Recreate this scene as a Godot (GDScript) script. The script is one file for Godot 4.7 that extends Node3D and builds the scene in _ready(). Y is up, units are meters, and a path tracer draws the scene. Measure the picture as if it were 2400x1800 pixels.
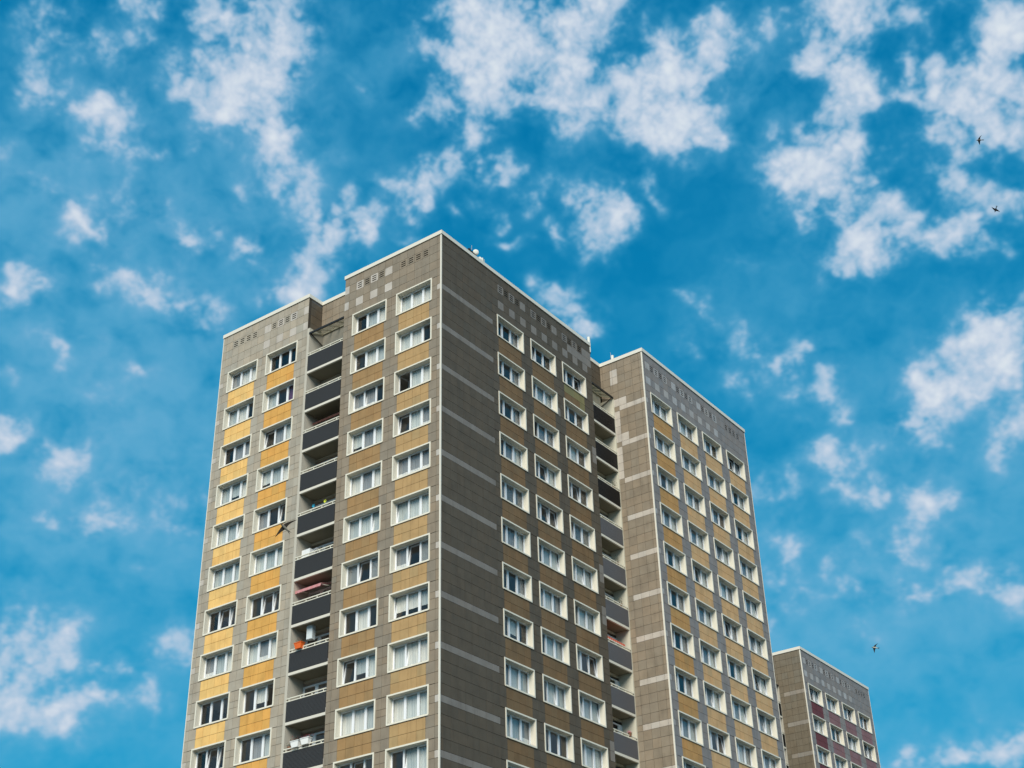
extends Node3D
# Two tower blocks of slab-panel flats seen from the pavement, under a sky of broken cloud.
# Units are metres, y is up, the ground is y = 0; the cornice of the tall tower runs at y = TOP.

const TOP := 53.0            # underside of the tall tower's white coping
const TW := 0.596            # width of one cladding tile with its joint
const TH := 0.605            # height of one cladding tile with its joint
const BAND := 0.38           # height of the low tile row in every storey
const STOREY := 2.8
const JOINT := 0.018
const WIN_W := 2.809         # outside of a window surround
const WIN_H := 1.606
const WIN_TOP := -2.97       # top of the first window row, below the coping
const EXPOSURE := 2.75
const EYE := Vector3(42.526, 1.705, 52.349)
const EYE_TURN := Vector3(31.016, 35.649, -1.566)
const EYE_FOV := 31.09

var rng := RandomNumberGenerator.new()
var counts := {}
var mats := {}
var meshes := {}

# ------------------------------------------------------------------ helpers
class Buf:
	var v := PackedVector3Array()
	var n := PackedVector3Array()
	var c := PackedColorArray()
	var tint := Color(1, 1, 1)
	var tinted := false

	func tri(a: Vector3, b: Vector3, d: Vector3, na: Vector3, nb: Vector3, nd: Vector3) -> void:
		if (d - a).cross(b - a).dot(na + nb + nd) < 0.0:
			v.append_array([a, d, b]); n.append_array([na, nd, nb])
		else:
			v.append_array([a, b, d]); n.append_array([na, nb, nd])
		c.append_array([tint, tint, tint])

	func quad(a: Vector3, b: Vector3, d: Vector3, e: Vector3, out: Vector3) -> void:
		tri(a, b, d, out, out, out); tri(a, d, e, out, out, out)

	func box(lo: Vector3, hi: Vector3) -> void:
		var p: Array[Vector3] = []
		for i in 8: p.append(Vector3(hi.x if i & 1 else lo.x, hi.y if i & 2 else lo.y, hi.z if i & 4 else lo.z))
		quad(p[0], p[2], p[6], p[4], Vector3.LEFT)
		quad(p[1], p[3], p[7], p[5], Vector3.RIGHT)
		quad(p[0], p[1], p[5], p[4], Vector3.DOWN)
		quad(p[2], p[3], p[7], p[6], Vector3.UP)
		quad(p[0], p[1], p[3], p[2], Vector3.FORWARD)
		quad(p[4], p[5], p[7], p[6], Vector3.BACK)

	# a straight bar of rectangular section between two points
	func bar(a: Vector3, b: Vector3, w: float, h: float, up := Vector3.UP) -> void:
		var d := (b - a).normalized()
		var s := d.cross(up).normalized() * w * 0.5
		var u := s.cross(d).normalized() * h * 0.5
		quad(a + s + u, b + s + u, b - s + u, a - s + u, u.normalized())
		quad(a + s - u, b + s - u, b - s - u, a - s - u, -u.normalized())
		quad(a + s + u, b + s + u, b + s - u, a + s - u, s.normalized())
		quad(a - s + u, b - s + u, b - s - u, a - s - u, -s.normalized())
		quad(a + s + u, a - s + u, a - s - u, a + s - u, -d)
		quad(b + s + u, b - s + u, b - s - u, b + s - u, d)

	# smooth tube through points with a radius at each
	func tube(pts: Array, radii: Array, sides := 8) -> void:
		var rings := []
		for i in pts.size():
			var d: Vector3 = (pts[mini(i + 1, pts.size() - 1)] - pts[maxi(i - 1, 0)]).normalized()
			var s := d.cross(Vector3.UP if absf(d.y) < 0.9 else Vector3.RIGHT).normalized()
			var u := s.cross(d)
			var ring := []
			for k in sides:
				var t := TAU * k / sides
				ring.append(s * cos(t) + u * sin(t))
			rings.append(ring)
		for i in pts.size() - 1:
			for k in sides:
				var k2 := (k + 1) % sides
				var r0: float = radii[i]
				var r1: float = radii[i + 1]
				var a: Vector3 = rings[i][k]
				var b: Vector3 = rings[i][k2]
				var e: Vector3 = rings[i + 1][k]
				var f: Vector3 = rings[i + 1][k2]
				tri(pts[i] + a * r0, pts[i] + b * r0, pts[i + 1] + f * r1, a, b, f)
				tri(pts[i] + a * r0, pts[i + 1] + f * r1, pts[i + 1] + e * r1, a, f, e)
		for end in [0, pts.size() - 1]:
			var d2: Vector3 = (pts[0] - pts[1]).normalized() if end == 0 else (pts[end] - pts[end - 1]).normalized()
			for k in sides:
				var r: float = radii[end]
				tri(pts[end], pts[end] + rings[end][k] * r, pts[end] + rings[end][(k + 1) % sides] * r, d2, d2, d2)

	# surface of revolution about the y axis through at; profile of Vector2(radius, height)
	func lathe(at: Vector3, profile: Array, sides := 20, turn := Basis.IDENTITY) -> void:
		for i in profile.size() - 1:
			var p: Vector2 = profile[i]
			var q: Vector2 = profile[i + 1]
			var slope := Vector2(q.y - p.y, p.x - q.x).normalized()
			for k in sides:
				var t0 := TAU * k / sides
				var t1 := TAU * (k + 1) / sides
				var d0 := Vector3(cos(t0), 0, sin(t0))
				var d1 := Vector3(cos(t1), 0, sin(t1))
				var n0 := turn * (d0 * slope.x + Vector3.UP * slope.y)
				var n1 := turn * (d1 * slope.x + Vector3.UP * slope.y)
				var a := at + turn * (d0 * p.x + Vector3.UP * p.y)
				var b := at + turn * (d1 * p.x + Vector3.UP * p.y)
				var e := at + turn * (d0 * q.x + Vector3.UP * q.y)
				var f := at + turn * (d1 * q.x + Vector3.UP * q.y)
				if p.x > 1e-5: tri(a, b, f, n0, n1, n1)
				if q.x > 1e-5: tri(a, f, e, n0, n1, n0)

	func mesh() -> ArrayMesh:
		var arrays := []
		arrays.resize(Mesh.ARRAY_MAX)
		arrays[Mesh.ARRAY_VERTEX] = v
		arrays[Mesh.ARRAY_NORMAL] = n
		if tinted: arrays[Mesh.ARRAY_COLOR] = c
		var m := ArrayMesh.new()
		m.add_surface_from_arrays(Mesh.PRIMITIVE_TRIANGLES, arrays)
		return m

func numbered(called: String, parent: Node) -> String:
	var key := "%d/%s" % [parent.get_instance_id(), called]
	var k: int = counts.get(key, 0)
	counts[key] = k + 1
	return called if k == 0 else "%s_%03d" % [called, k]

func obj(called: String, mesh: Mesh, mat: Material, parent: Node, at := Transform3D.IDENTITY) -> MeshInstance3D:
	var o := MeshInstance3D.new()
	o.name = numbered(called, parent)
	o.mesh = mesh
	o.material_override = mat
	o.transform = at
	parent.add_child(o, true)
	return o

func thing(called: String, label: String, category: String, at := Transform3D.IDENTITY, group := "") -> Node3D:
	var o := Node3D.new()
	o.name = numbered(called, self)
	o.transform = at
	add_child(o, true)
	o.set_meta("label", label); o.set_meta("category", category)
	if group: o.set_meta("group", group)
	return o

func lin(r: float, g: float, b: float) -> Color:
	return Color(r, g, b).linear_to_srgb()

func paint(called: String, c: Color, rough := 0.7, spec := 0.4, metal := 0.0) -> StandardMaterial3D:
	if mats.has(called): return mats[called]
	var m := StandardMaterial3D.new()
	m.albedo_color = c.linear_to_srgb()      # c holds linear base colours
	m.roughness = rough; m.metallic_specular = spec; m.metallic = metal
	mats[called] = m
	return m

func box_mesh(lo: Vector3, hi: Vector3) -> ArrayMesh:
	var b := Buf.new()
	b.box(lo, hi)
	return b.mesh()

# ------------------------------------------------------------------ sky
var puffs := []
var veils := []
func puff(az: float, el: float, ra: float, re: float, turn: float, strength: float) -> void:
	puffs.append([az, el, ra, re, deg_to_rad(turn), strength])
func veil(az: float, el: float, ra: float, re: float, strength: float) -> void:
	veils.append([az, el, ra, re, 0.0, strength])

func cloud_catalogue() -> void:
	# where the cloud puffs stand in the sky: azimuth, elevation, half width, half height, turn (degrees), thickness
	puff(-60.8, 43.8, 1.24, 0.56, 20, 0.62); puff(-60.7, 42.7, 0.73, 0.51, 0, 0.60); puff(-59.5, 41.1, 0.63, 1.09, 20, 0.62); puff(-60.7, 41.1, 0.51, 0.45, 0, 0.50)
	puff(-57.9, 43.2, 0.98, 0.63, 30, 0.52); puff(-56.9, 42.9, 0.41, 0.35, 0, 0.50); puff(-57.6, 40.3, 0.53, 0.47, 0, 0.75); puff(-56.3, 40.2, 0.76, 1.12, 0, 1.00)
	puff(-57.0, 40.7, 0.88, 0.47, 0, 0.60); puff(-61.0, 38.6, 0.34, 0.34, 0, 0.50); puff(-59.2, 37.4, 0.64, 0.52, 0, 0.68); puff(-57.3, 36.4, 0.53, 0.65, 0, 0.90)
	puff(-56.2, 36.0, 0.71, 0.36, -30, 0.85); puff(-54.7, 37.2, 0.78, 0.72, 0, 0.42); puff(-55.8, 37.6, 0.48, 0.24, 0, 0.45); puff(-52.1, 37.0, 0.79, 0.49, 0, 0.45)
	puff(-51.2, 36.1, 0.55, 0.49, 0, 0.65); puff(-56.0, 44.8, 0.75, 0.46, 0, 0.60); puff(-54.6, 44.7, 0.58, 0.35, 0, 0.40); puff(-55.1, 43.5, 0.58, 0.53, 0, 0.50)
	puff(-54.0, 39.3, 0.36, 0.36, 0, 0.60); puff(-54.8, 38.9, 0.36, 0.36, 0, 0.50); puff(-52.3, 39.8, 0.30, 0.24, 0, 0.55); puff(-51.4, 45.4, 1.18, 0.71, 0, 0.85)
	puff(-50.5, 44.9, 0.53, 0.71, 0, 0.80); puff(-48.0, 45.4, 1.02, 0.90, 0, 0.80); puff(-48.7, 44.3, 1.08, 0.96, 0, 1.00); puff(-47.4, 44.2, 0.60, 0.48, 0, 0.65)
	puff(-49.9, 43.7, 0.90, 0.72, 0, 0.80); puff(-52.6, 42.7, 0.95, 0.89, 0, 0.85); puff(-51.3, 42.5, 1.02, 0.72, 0, 0.80); puff(-49.3, 42.5, 1.03, 0.91, 0, 0.97)
	puff(-50.0, 41.5, 1.09, 0.61, 25, 1.00); puff(-48.4, 41.9, 0.55, 0.49, 0, 0.70); puff(-47.4, 40.7, 1.04, 0.86, -40, 0.90); puff(-47.8, 40.0, 0.68, 0.37, 0, 0.65)
	puff(-47.5, 38.8, 0.74, 0.56, 0, 0.90); puff(-49.0, 38.7, 0.49, 0.55, 0, 0.55); puff(-46.2, 39.3, 0.43, 0.81, 0, 0.50); puff(-46.0, 38.0, 0.37, 0.69, 0, 0.45)
	puff(-47.1, 37.5, 0.31, 0.37, 0, 0.40); puff(-45.0, 37.2, 0.88, 0.63, 20, 0.90); puff(-48.5, 36.3, 0.56, 0.43, 0, 0.62); puff(-45.2, 40.1, 0.37, 0.37, 0, 0.45)
	puff(-36.9, 45.1, 1.71, 1.47, 0, 1.10); puff(-37.3, 44.1, 1.11, 1.11, 0, 1.05); puff(-36.4, 43.2, 1.11, 0.74, 0, 0.85); puff(-37.6, 46.1, 1.09, 0.73, 0, 0.80)
	puff(-34.4, 46.1, 0.91, 0.61, 0, 0.62); puff(-32.9, 45.3, 0.92, 0.61, 0, 0.78); puff(-30.7, 45.8, 1.33, 0.79, 0, 0.90); puff(-29.8, 45.5, 0.67, 0.55, 0, 0.95)
	puff(-33.5, 43.9, 1.11, 0.92, 0, 0.90); puff(-33.8, 42.8, 0.62, 0.50, 0, 0.75); puff(-31.7, 43.9, 0.92, 0.74, 0, 0.62); puff(-32.5, 42.6, 0.93, 0.87, 0, 0.90)
	puff(-32.1, 41.8, 0.50, 0.50, 0, 0.75); puff(-30.1, 42.7, 1.05, 0.62, 0, 0.70); puff(-29.2, 43.4, 0.74, 0.74, 0, 0.60); puff(-32.7, 41.0, 0.63, 0.63, 0, 0.42)
	puff(-26.5, 44.3, 0.67, 0.73, 0, 0.72); puff(-26.2, 43.3, 0.73, 0.92, 0, 0.90); puff(-27.6, 42.5, 0.98, 0.74, 0, 0.78); puff(-27.8, 41.3, 1.11, 0.93, 0, 0.90)
	puff(-26.3, 41.4, 0.74, 1.17, 0, 1.00); puff(-27.1, 40.4, 0.74, 0.37, 0, 0.60); puff(-38.0, 41.9, 1.06, 0.69, -30, 0.68); puff(-37.4, 41.0, 0.50, 0.50, 0, 0.68)
	puff(-40.7, 41.9, 0.50, 0.37, 0, 0.58); puff(-39.8, 39.7, 0.75, 0.63, 0, 0.80); puff(-40.9, 38.8, 0.82, 0.69, 0, 0.78); puff(-41.3, 39.2, 0.69, 0.25, 0, 0.60)
	puff(-40.3, 38.3, 0.38, 0.57, 0, 0.62); puff(-37.4, 40.0, 0.82, 0.44, 0, 0.85); puff(-37.0, 39.4, 0.50, 0.57, 0, 0.52); puff(-37.1, 38.4, 0.38, 0.25, 0, 0.50)
	puff(-38.2, 38.0, 0.25, 0.38, 0, 0.45); puff(-35.4, 39.7, 0.44, 0.50, 0, 0.70); puff(-34.4, 38.5, 0.38, 0.57, -40, 0.65); puff(-33.4, 39.3, 0.82, 0.50, 0, 0.38)
	puff(-31.4, 38.5, 0.95, 0.57, 0, 0.68); puff(-30.4, 38.5, 0.69, 0.63, 0, 0.85); puff(-30.3, 37.6, 0.76, 0.95, 0, 0.85); puff(-30.9, 36.6, 0.57, 0.51, 0, 0.58)
	puff(-36.3, 37.6, 0.32, 0.38, 0, 0.58); puff(-27.8, 38.2, 0.56, 0.31, -40, 0.60); puff(-28.2, 38.9, 0.31, 0.25, -50, 0.45); puff(-33.2, 36.9, 0.38, 0.51, 0, 0.50)
	puff(-35.6, 36.8, 0.44, 0.19, 0, 0.45); puff(-40.8, 37.1, 0.38, 0.19, 0, 0.50); puff(-43.9, 38.5, 0.38, 0.31, 0, 0.62); puff(-43.8, 37.7, 0.69, 0.56, 0, 0.90)
	puff(-43.0, 37.1, 0.38, 0.69, 0, 0.72); puff(-42.5, 38.2, 0.31, 0.25, 0, 0.52); puff(-44.0, 43.0, 0.37, 0.37, 0, 0.42); puff(-24.4, 44.9, 0.84, 0.54, 0, 0.60)
	puff(-22.7, 44.3, 0.66, 0.54, 0, 0.55); puff(-21.2, 44.8, 0.36, 0.89, 0, 0.42); puff(-24.5, 43.1, 1.22, 0.97, 0, 0.75); puff(-25.3, 41.5, 0.92, 1.23, 0, 0.97)
	puff(-23.6, 40.2, 0.74, 0.55, 0, 0.55); puff(-25.1, 40.1, 0.74, 0.49, 0, 0.60); puff(-16.7, 44.0, 1.70, 0.88, 0, 1.00); puff(-18.1, 43.5, 0.71, 0.59, 0, 0.65)
	puff(-17.7, 41.9, 0.89, 0.95, 0, 1.05); puff(-18.3, 42.5, 0.83, 0.53, 0, 0.80); puff(-17.1, 41.0, 0.77, 0.71, 0, 0.80); puff(-16.2, 41.6, 0.35, 0.88, 0, 0.52)
	puff(-18.0, 40.5, 0.96, 0.48, 0, 0.60); puff(-18.4, 39.1, 1.33, 1.08, 0, 0.97); puff(-20.5, 38.4, 0.92, 0.73, 0, 0.95); puff(-18.6, 38.0, 1.03, 0.54, 0, 1.00)
	puff(-20.3, 37.7, 0.61, 0.67, 0, 0.80); puff(-19.7, 36.8, 1.10, 0.55, 0, 0.58); puff(-17.0, 35.9, 1.08, 0.96, 0, 0.95); puff(-17.8, 35.2, 1.21, 0.73, 0, 1.00)
	puff(-20.7, 39.2, 1.10, 0.55, 0, 0.42); puff(-21.0, 40.2, 0.36, 0.36, 0, 0.38); puff(-13.8, 41.4, 0.35, 0.76, -25, 0.60); puff(-14.4, 40.6, 0.47, 0.23, 0, 0.52)
	puff(-13.7, 40.3, 0.23, 0.35, 0, 0.42); puff(-8.8, 42.0, 1.17, 1.01, 0, 1.10); puff(-10.0, 41.1, 1.13, 0.68, 0, 0.97); puff(-11.2, 40.0, 1.26, 0.92, 0, 0.92)
	puff(-11.5, 38.9, 1.38, 0.92, 0, 1.02); puff(-9.7, 39.4, 0.74, 0.91, 0, 0.95); puff(-10.1, 37.6, 0.69, 0.51, 0, 0.75); puff(-12.2, 37.8, 0.76, 0.41, 0, 0.62)
	puff(-12.5, 40.6, 0.52, 0.46, 0, 0.65); puff(-13.5, 38.8, 0.41, 0.47, 0, 0.50); puff(-13.8, 37.3, 0.65, 0.41, -30, 0.50); puff(-11.5, 36.7, 0.58, 0.35, -40, 0.55)
	puff(-13.4, 36.4, 0.65, 0.47, 0, 0.55); puff(-12.7, 34.9, 1.29, 0.82, 0, 0.85); puff(-11.5, 35.3, 0.70, 0.41, 0, 0.65); puff(-14.0, 34.3, 0.59, 0.41, 0, 0.62)
	puff(-11.5, 33.8, 0.46, 0.23, 0, 0.52); puff(-15.1, 36.1, 0.42, 0.18, 20, 0.50); puff(-14.9, 34.7, 0.60, 0.60, 0, 0.42); puff(-12.5, 43.2, 1.14, 0.34, 0, 0.50)
	puff(-59.0, 33.5, 0.65, 0.61, 0, 0.85); puff(-58.9, 33.1, 0.57, 0.20, 0, 0.72); puff(-54.6, 34.4, 0.84, 0.46, -20, 0.75); puff(-53.0, 34.0, 0.60, 0.72, -40, 0.92)
	puff(-55.6, 33.8, 0.38, 0.25, 0, 0.60); puff(-51.1, 33.2, 0.86, 0.39, -20, 0.48); puff(-57.6, 31.5, 0.66, 0.37, 0, 0.58); puff(-56.8, 31.2, 0.21, 0.58, 0, 0.58)
	puff(-54.9, 31.6, 0.63, 0.34, 0, 0.40); puff(-53.6, 30.7, 0.64, 0.34, 0, 0.50); puff(-58.9, 30.1, 0.37, 0.24, 0, 0.50); puff(-58.3, 29.7, 0.25, 0.33, 0, 0.45)
	puff(-58.5, 27.7, 0.82, 0.49, 0, 0.95); puff(-54.5, 29.5, 0.84, 0.51, -35, 0.40); puff(-55.7, 26.8, 0.87, 0.87, -30, 0.80); puff(-53.7, 25.4, 0.64, 0.56, 0, 0.70)
	puff(-54.5, 24.6, 0.95, 0.40, 0, 0.50); puff(-56.3, 24.6, 0.63, 0.31, 0, 0.45); puff(-52.3, 23.1, 0.40, 0.28, 0, 0.50); puff(-50.8, 25.4, 1.63, 0.98, 0, 0.45)
	puff(-56.8, 19.3, 0.91, 1.29, 0, 0.92); puff(-56.6, 17.4, 0.60, 0.83, 0, 0.75); puff(-54.7, 19.9, 0.70, 0.93, 0, 0.80); puff(-53.7, 19.1, 0.70, 0.47, 0, 0.55)
	puff(-54.6, 17.4, 1.37, 0.84, 0, 0.92); puff(-53.1, 17.7, 0.62, 0.39, 0, 0.85); puff(-52.4, 18.9, 0.47, 0.35, 0, 0.60); puff(-50.8, 19.9, 0.48, 0.64, -25, 0.75)
	puff(-49.8, 19.8, 0.32, 0.56, 0, 0.55); puff(-51.1, 18.4, 0.31, 0.71, 0, 0.55); puff(-51.7, 17.8, 0.55, 0.47, 0, 0.60); puff(-50.1, 17.9, 0.39, 0.24, 0, 0.40)
	puff(-18.8, 34.5, 0.67, 0.49, 0, 0.95); puff(-16.9, 34.2, 0.72, 0.36, 0, 0.62); puff(-23.8, 35.0, 0.50, 0.31, 0, 0.40); puff(-26.6, 34.2, 0.50, 0.32, 0, 0.55)
	puff(-25.7, 33.5, 0.38, 0.69, 0, 0.60); puff(-26.8, 32.0, 0.32, 0.44, 0, 0.60); puff(-24.3, 32.0, 0.81, 0.50, 0, 0.42); puff(-23.0, 31.0, 1.00, 0.62, -30, 0.70)
	puff(-21.7, 31.1, 0.43, 0.56, 0, 0.70); puff(-24.7, 30.3, 0.63, 0.50, 0, 0.50); puff(-22.1, 29.7, 0.74, 0.37, 0, 0.45); puff(-20.6, 29.8, 0.49, 0.43, 0, 0.66)
	puff(-20.5, 29.0, 0.37, 0.80, 0, 0.50); puff(-22.3, 28.4, 0.31, 0.25, 0, 0.45); puff(-20.3, 28.4, 0.31, 0.25, 0, 0.45); puff(-12.6, 30.4, 1.05, 1.05, 0, 1.05)
	puff(-13.7, 30.0, 1.00, 1.06, 40, 1.02); puff(-12.6, 29.2, 0.93, 0.87, 0, 1.05); puff(-15.3, 29.0, 1.37, 0.77, 25, 1.00); puff(-16.4, 29.0, 0.66, 0.90, 0, 0.95)
	puff(-17.2, 28.1, 0.36, 0.66, 0, 0.75); puff(-14.8, 28.3, 0.95, 0.47, 0, 0.85); puff(-13.3, 26.6, 0.82, 0.70, 0, 0.72); puff(-14.4, 26.1, 0.65, 0.47, 0, 0.50)
	puff(-16.9, 26.9, 0.72, 0.72, 0, 0.45); puff(-18.2, 27.1, 0.36, 0.48, 0, 0.50); puff(-21.7, 27.1, 0.68, 0.49, 0, 0.65); puff(-21.0, 26.4, 0.67, 0.37, -30, 0.70)
	puff(-21.1, 25.6, 0.49, 0.61, 0, 0.45); puff(-19.7, 26.8, 0.61, 0.49, 0, 0.55); puff(-19.3, 25.5, 0.48, 0.61, 0, 0.55); puff(-20.0, 24.9, 0.55, 0.36, 0, 0.60)
	puff(-23.8, 25.8, 0.87, 0.68, 0, 0.55); puff(-17.3, 24.6, 0.95, 0.54, -20, 0.55); puff(-15.0, 33.0, 0.36, 0.24, 0, 0.35); puff(-24.4, 23.9, 0.54, 0.54, 0, 0.55)
	puff(-23.2, 23.6, 0.33, 0.60, 0, 0.50); puff(-23.8, 22.7, 0.53, 0.53, 0, 0.66); puff(-23.8, 21.6, 0.66, 0.60, 0, 0.45); puff(-24.7, 20.8, 0.60, 0.60, 0, 0.45)
	puff(-17.2, 24.2, 0.71, 0.71, 0, 0.55); puff(-17.9, 23.7, 0.52, 0.32, 0, 0.45); puff(-18.8, 23.1, 0.84, 0.52, -15, 0.78); puff(-20.2, 22.6, 0.59, 0.52, 0, 0.50)
	puff(-21.6, 22.5, 0.33, 0.33, 0, 0.50); puff(-21.4, 21.6, 0.65, 0.46, 0, 0.55); puff(-20.4, 20.9, 0.45, 0.39, 0, 0.55); puff(-18.6, 21.2, 0.71, 0.58, 0, 0.72)
	puff(-18.3, 20.6, 0.38, 0.32, 0, 0.55); puff(-17.1, 21.6, 0.38, 0.51, 0, 0.55); puff(-16.4, 21.1, 0.82, 0.44, 0, 0.66); puff(-15.3, 21.4, 0.63, 0.63, 0, 0.45)
	puff(-14.7, 20.5, 0.50, 0.50, 0, 0.66); puff(-21.1, 20.1, 0.39, 0.58, 0, 0.55); puff(-17.9, 14.7, 3.18, 0.61, 5, 0.95); puff(-32.7, 33.8, 0.80, 0.72, 0, 0.90)
	puff(-32.1, 33.4, 0.60, 0.52, 0, 0.85); puff(-32.8, 34.6, 0.52, 0.44, 0, 0.70); puff(-33.5, 35.1, 0.68, 0.36, 0, 0.45); puff(-34.2, 34.5, 0.48, 0.36, 0, 0.40)
	puff(-31.1, 37.0, 0.67, 0.79, 0, 0.50); puff(-30.3, 37.4, 0.63, 0.47, 0, 0.55); puff(-36.4, 37.6, 0.28, 0.36, 0, 0.50); puff(-35.6, 36.8, 0.36, 0.20, 0, 0.45)
	puff(-33.2, 36.9, 0.36, 0.48, 0, 0.42); puff(-31.9, 32.8, 0.36, 0.28, 0, 0.60); puff(-44.4, 36.8, 0.93, 0.55, 20, 0.80); puff(-45.3, 37.2, 0.60, 0.49, 0, 0.60)
	puff(-43.0, 36.8, 0.33, 0.39, 0, 0.60); puff(-48.7, 35.7, 0.38, 0.43, 0, 0.70); puff(-48.5, 36.5, 0.38, 0.33, 0, 0.50); puff(-51.2, 36.1, 0.59, 0.54, 0, 0.62)
	puff(-45.1, 35.1, 0.83, 0.55, 0, 0.70); puff(-46.5, 35.4, 0.66, 0.44, 0, 0.60); puff(-46.9, 34.4, 0.82, 0.55, 0, 0.70); puff(-45.8, 34.7, 0.55, 0.44, 0, 0.60)
	puff(-50.9, 33.4, 0.86, 0.54, 0, 0.45)
	veil(-56.5, 29.8, 9.2, 9.2, 0.45); veil(-51.1, 27.7, 5.3, 3.9, 0.35); veil(-56.3, 23.9, 4.6, 2.1, 0.30); veil(-52.7, 39.2, 5.3, 3.5, 0.22)
	veil(-46.5, 38.1, 3.5, 4.6, 0.20); veil(-17.5, 21.6, 7.4, 5.3, 0.38); veil(-23.2, 19.8, 5.3, 4.4, 0.30); veil(-15.4, 27.2, 4.4, 3.5, 0.25)
	veil(-22.1, 32.6, 5.3, 3.5, 0.20); veil(-53.6, 17.6, 5.3, 2.7, 0.28); veil(-43.3, 44.5, 2.1, 2.1, 0.30); veil(-22.7, 43.1, 2.1, 3.9, 0.30)
	veil(-33.0, 40.9, 2.1, 2.7, 0.15); veil(-59.6, 38.1, 2.7, 3.5, 0.35)

# thickness of all puffs in a list, as a coarse field over a window of the sky
func coverage(list: Array, az0: float, el0: float, step: float, w: int, h: int, soft: float) -> Image:
	var field := PackedFloat32Array()
	field.resize(w * h)
	for p in list:
		var cel := cos(deg_to_rad(p[1]))
		var reach: float = maxf(p[2], p[3]) * 2.3
		var x0 := maxi(0, int((p[0] - reach / cel - az0) / step))
		var x1 := mini(w - 1, int((p[0] + reach / cel - az0) / step) + 1)
		var y0 := maxi(0, int((p[1] - reach - el0) / step))
		var y1 := mini(h - 1, int((p[1] + reach - el0) / step) + 1)
		var ct := cos(p[4])
		var sn := sin(p[4])
		for y in range(y0, y1 + 1):
			for x in range(x0, x1 + 1):
				var dx: float = (az0 + x * step - p[0]) * cel
				var dy: float = el0 + y * step - p[1]
				var u: float = (dx * ct + dy * sn) / p[2]
				var v: float = (dy * ct - dx * sn) / p[3]
				var g: float = p[5] * exp(-soft * (u * u + v * v))
				var i := y * w + x
				field[i] = 1.12 - (1.12 - field[i]) * (1.0 - minf(g / 1.12, 0.985))
	return Image.create_from_data(w, h, false, Image.FORMAT_RF, field.to_byte_array())

func smooth(a: float, b: float, x: float) -> float:
	return smoothstep(a, b, x)

func air(el: float) -> Color:
	# the clear blue, paler towards the horizon (as seen, sRGB)
	var t := clampf((el - 10.0) / 38.0, 0.0, 1.0)
	return Color(0.16, 0.68, 0.86).lerp(Color(0.0, 0.435, 0.645), pow(t, 0.6))

func cloud_color(d: float) -> Color:
	var c := Color(0.635, 0.735, 0.86).lerp(Color(0.745, 0.8, 0.88), smoothstep(0.25, 0.9, d))
	return c.lerp(Color(0.89, 0.91, 0.935), smoothstep(0.75, 1.75, d))

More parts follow.
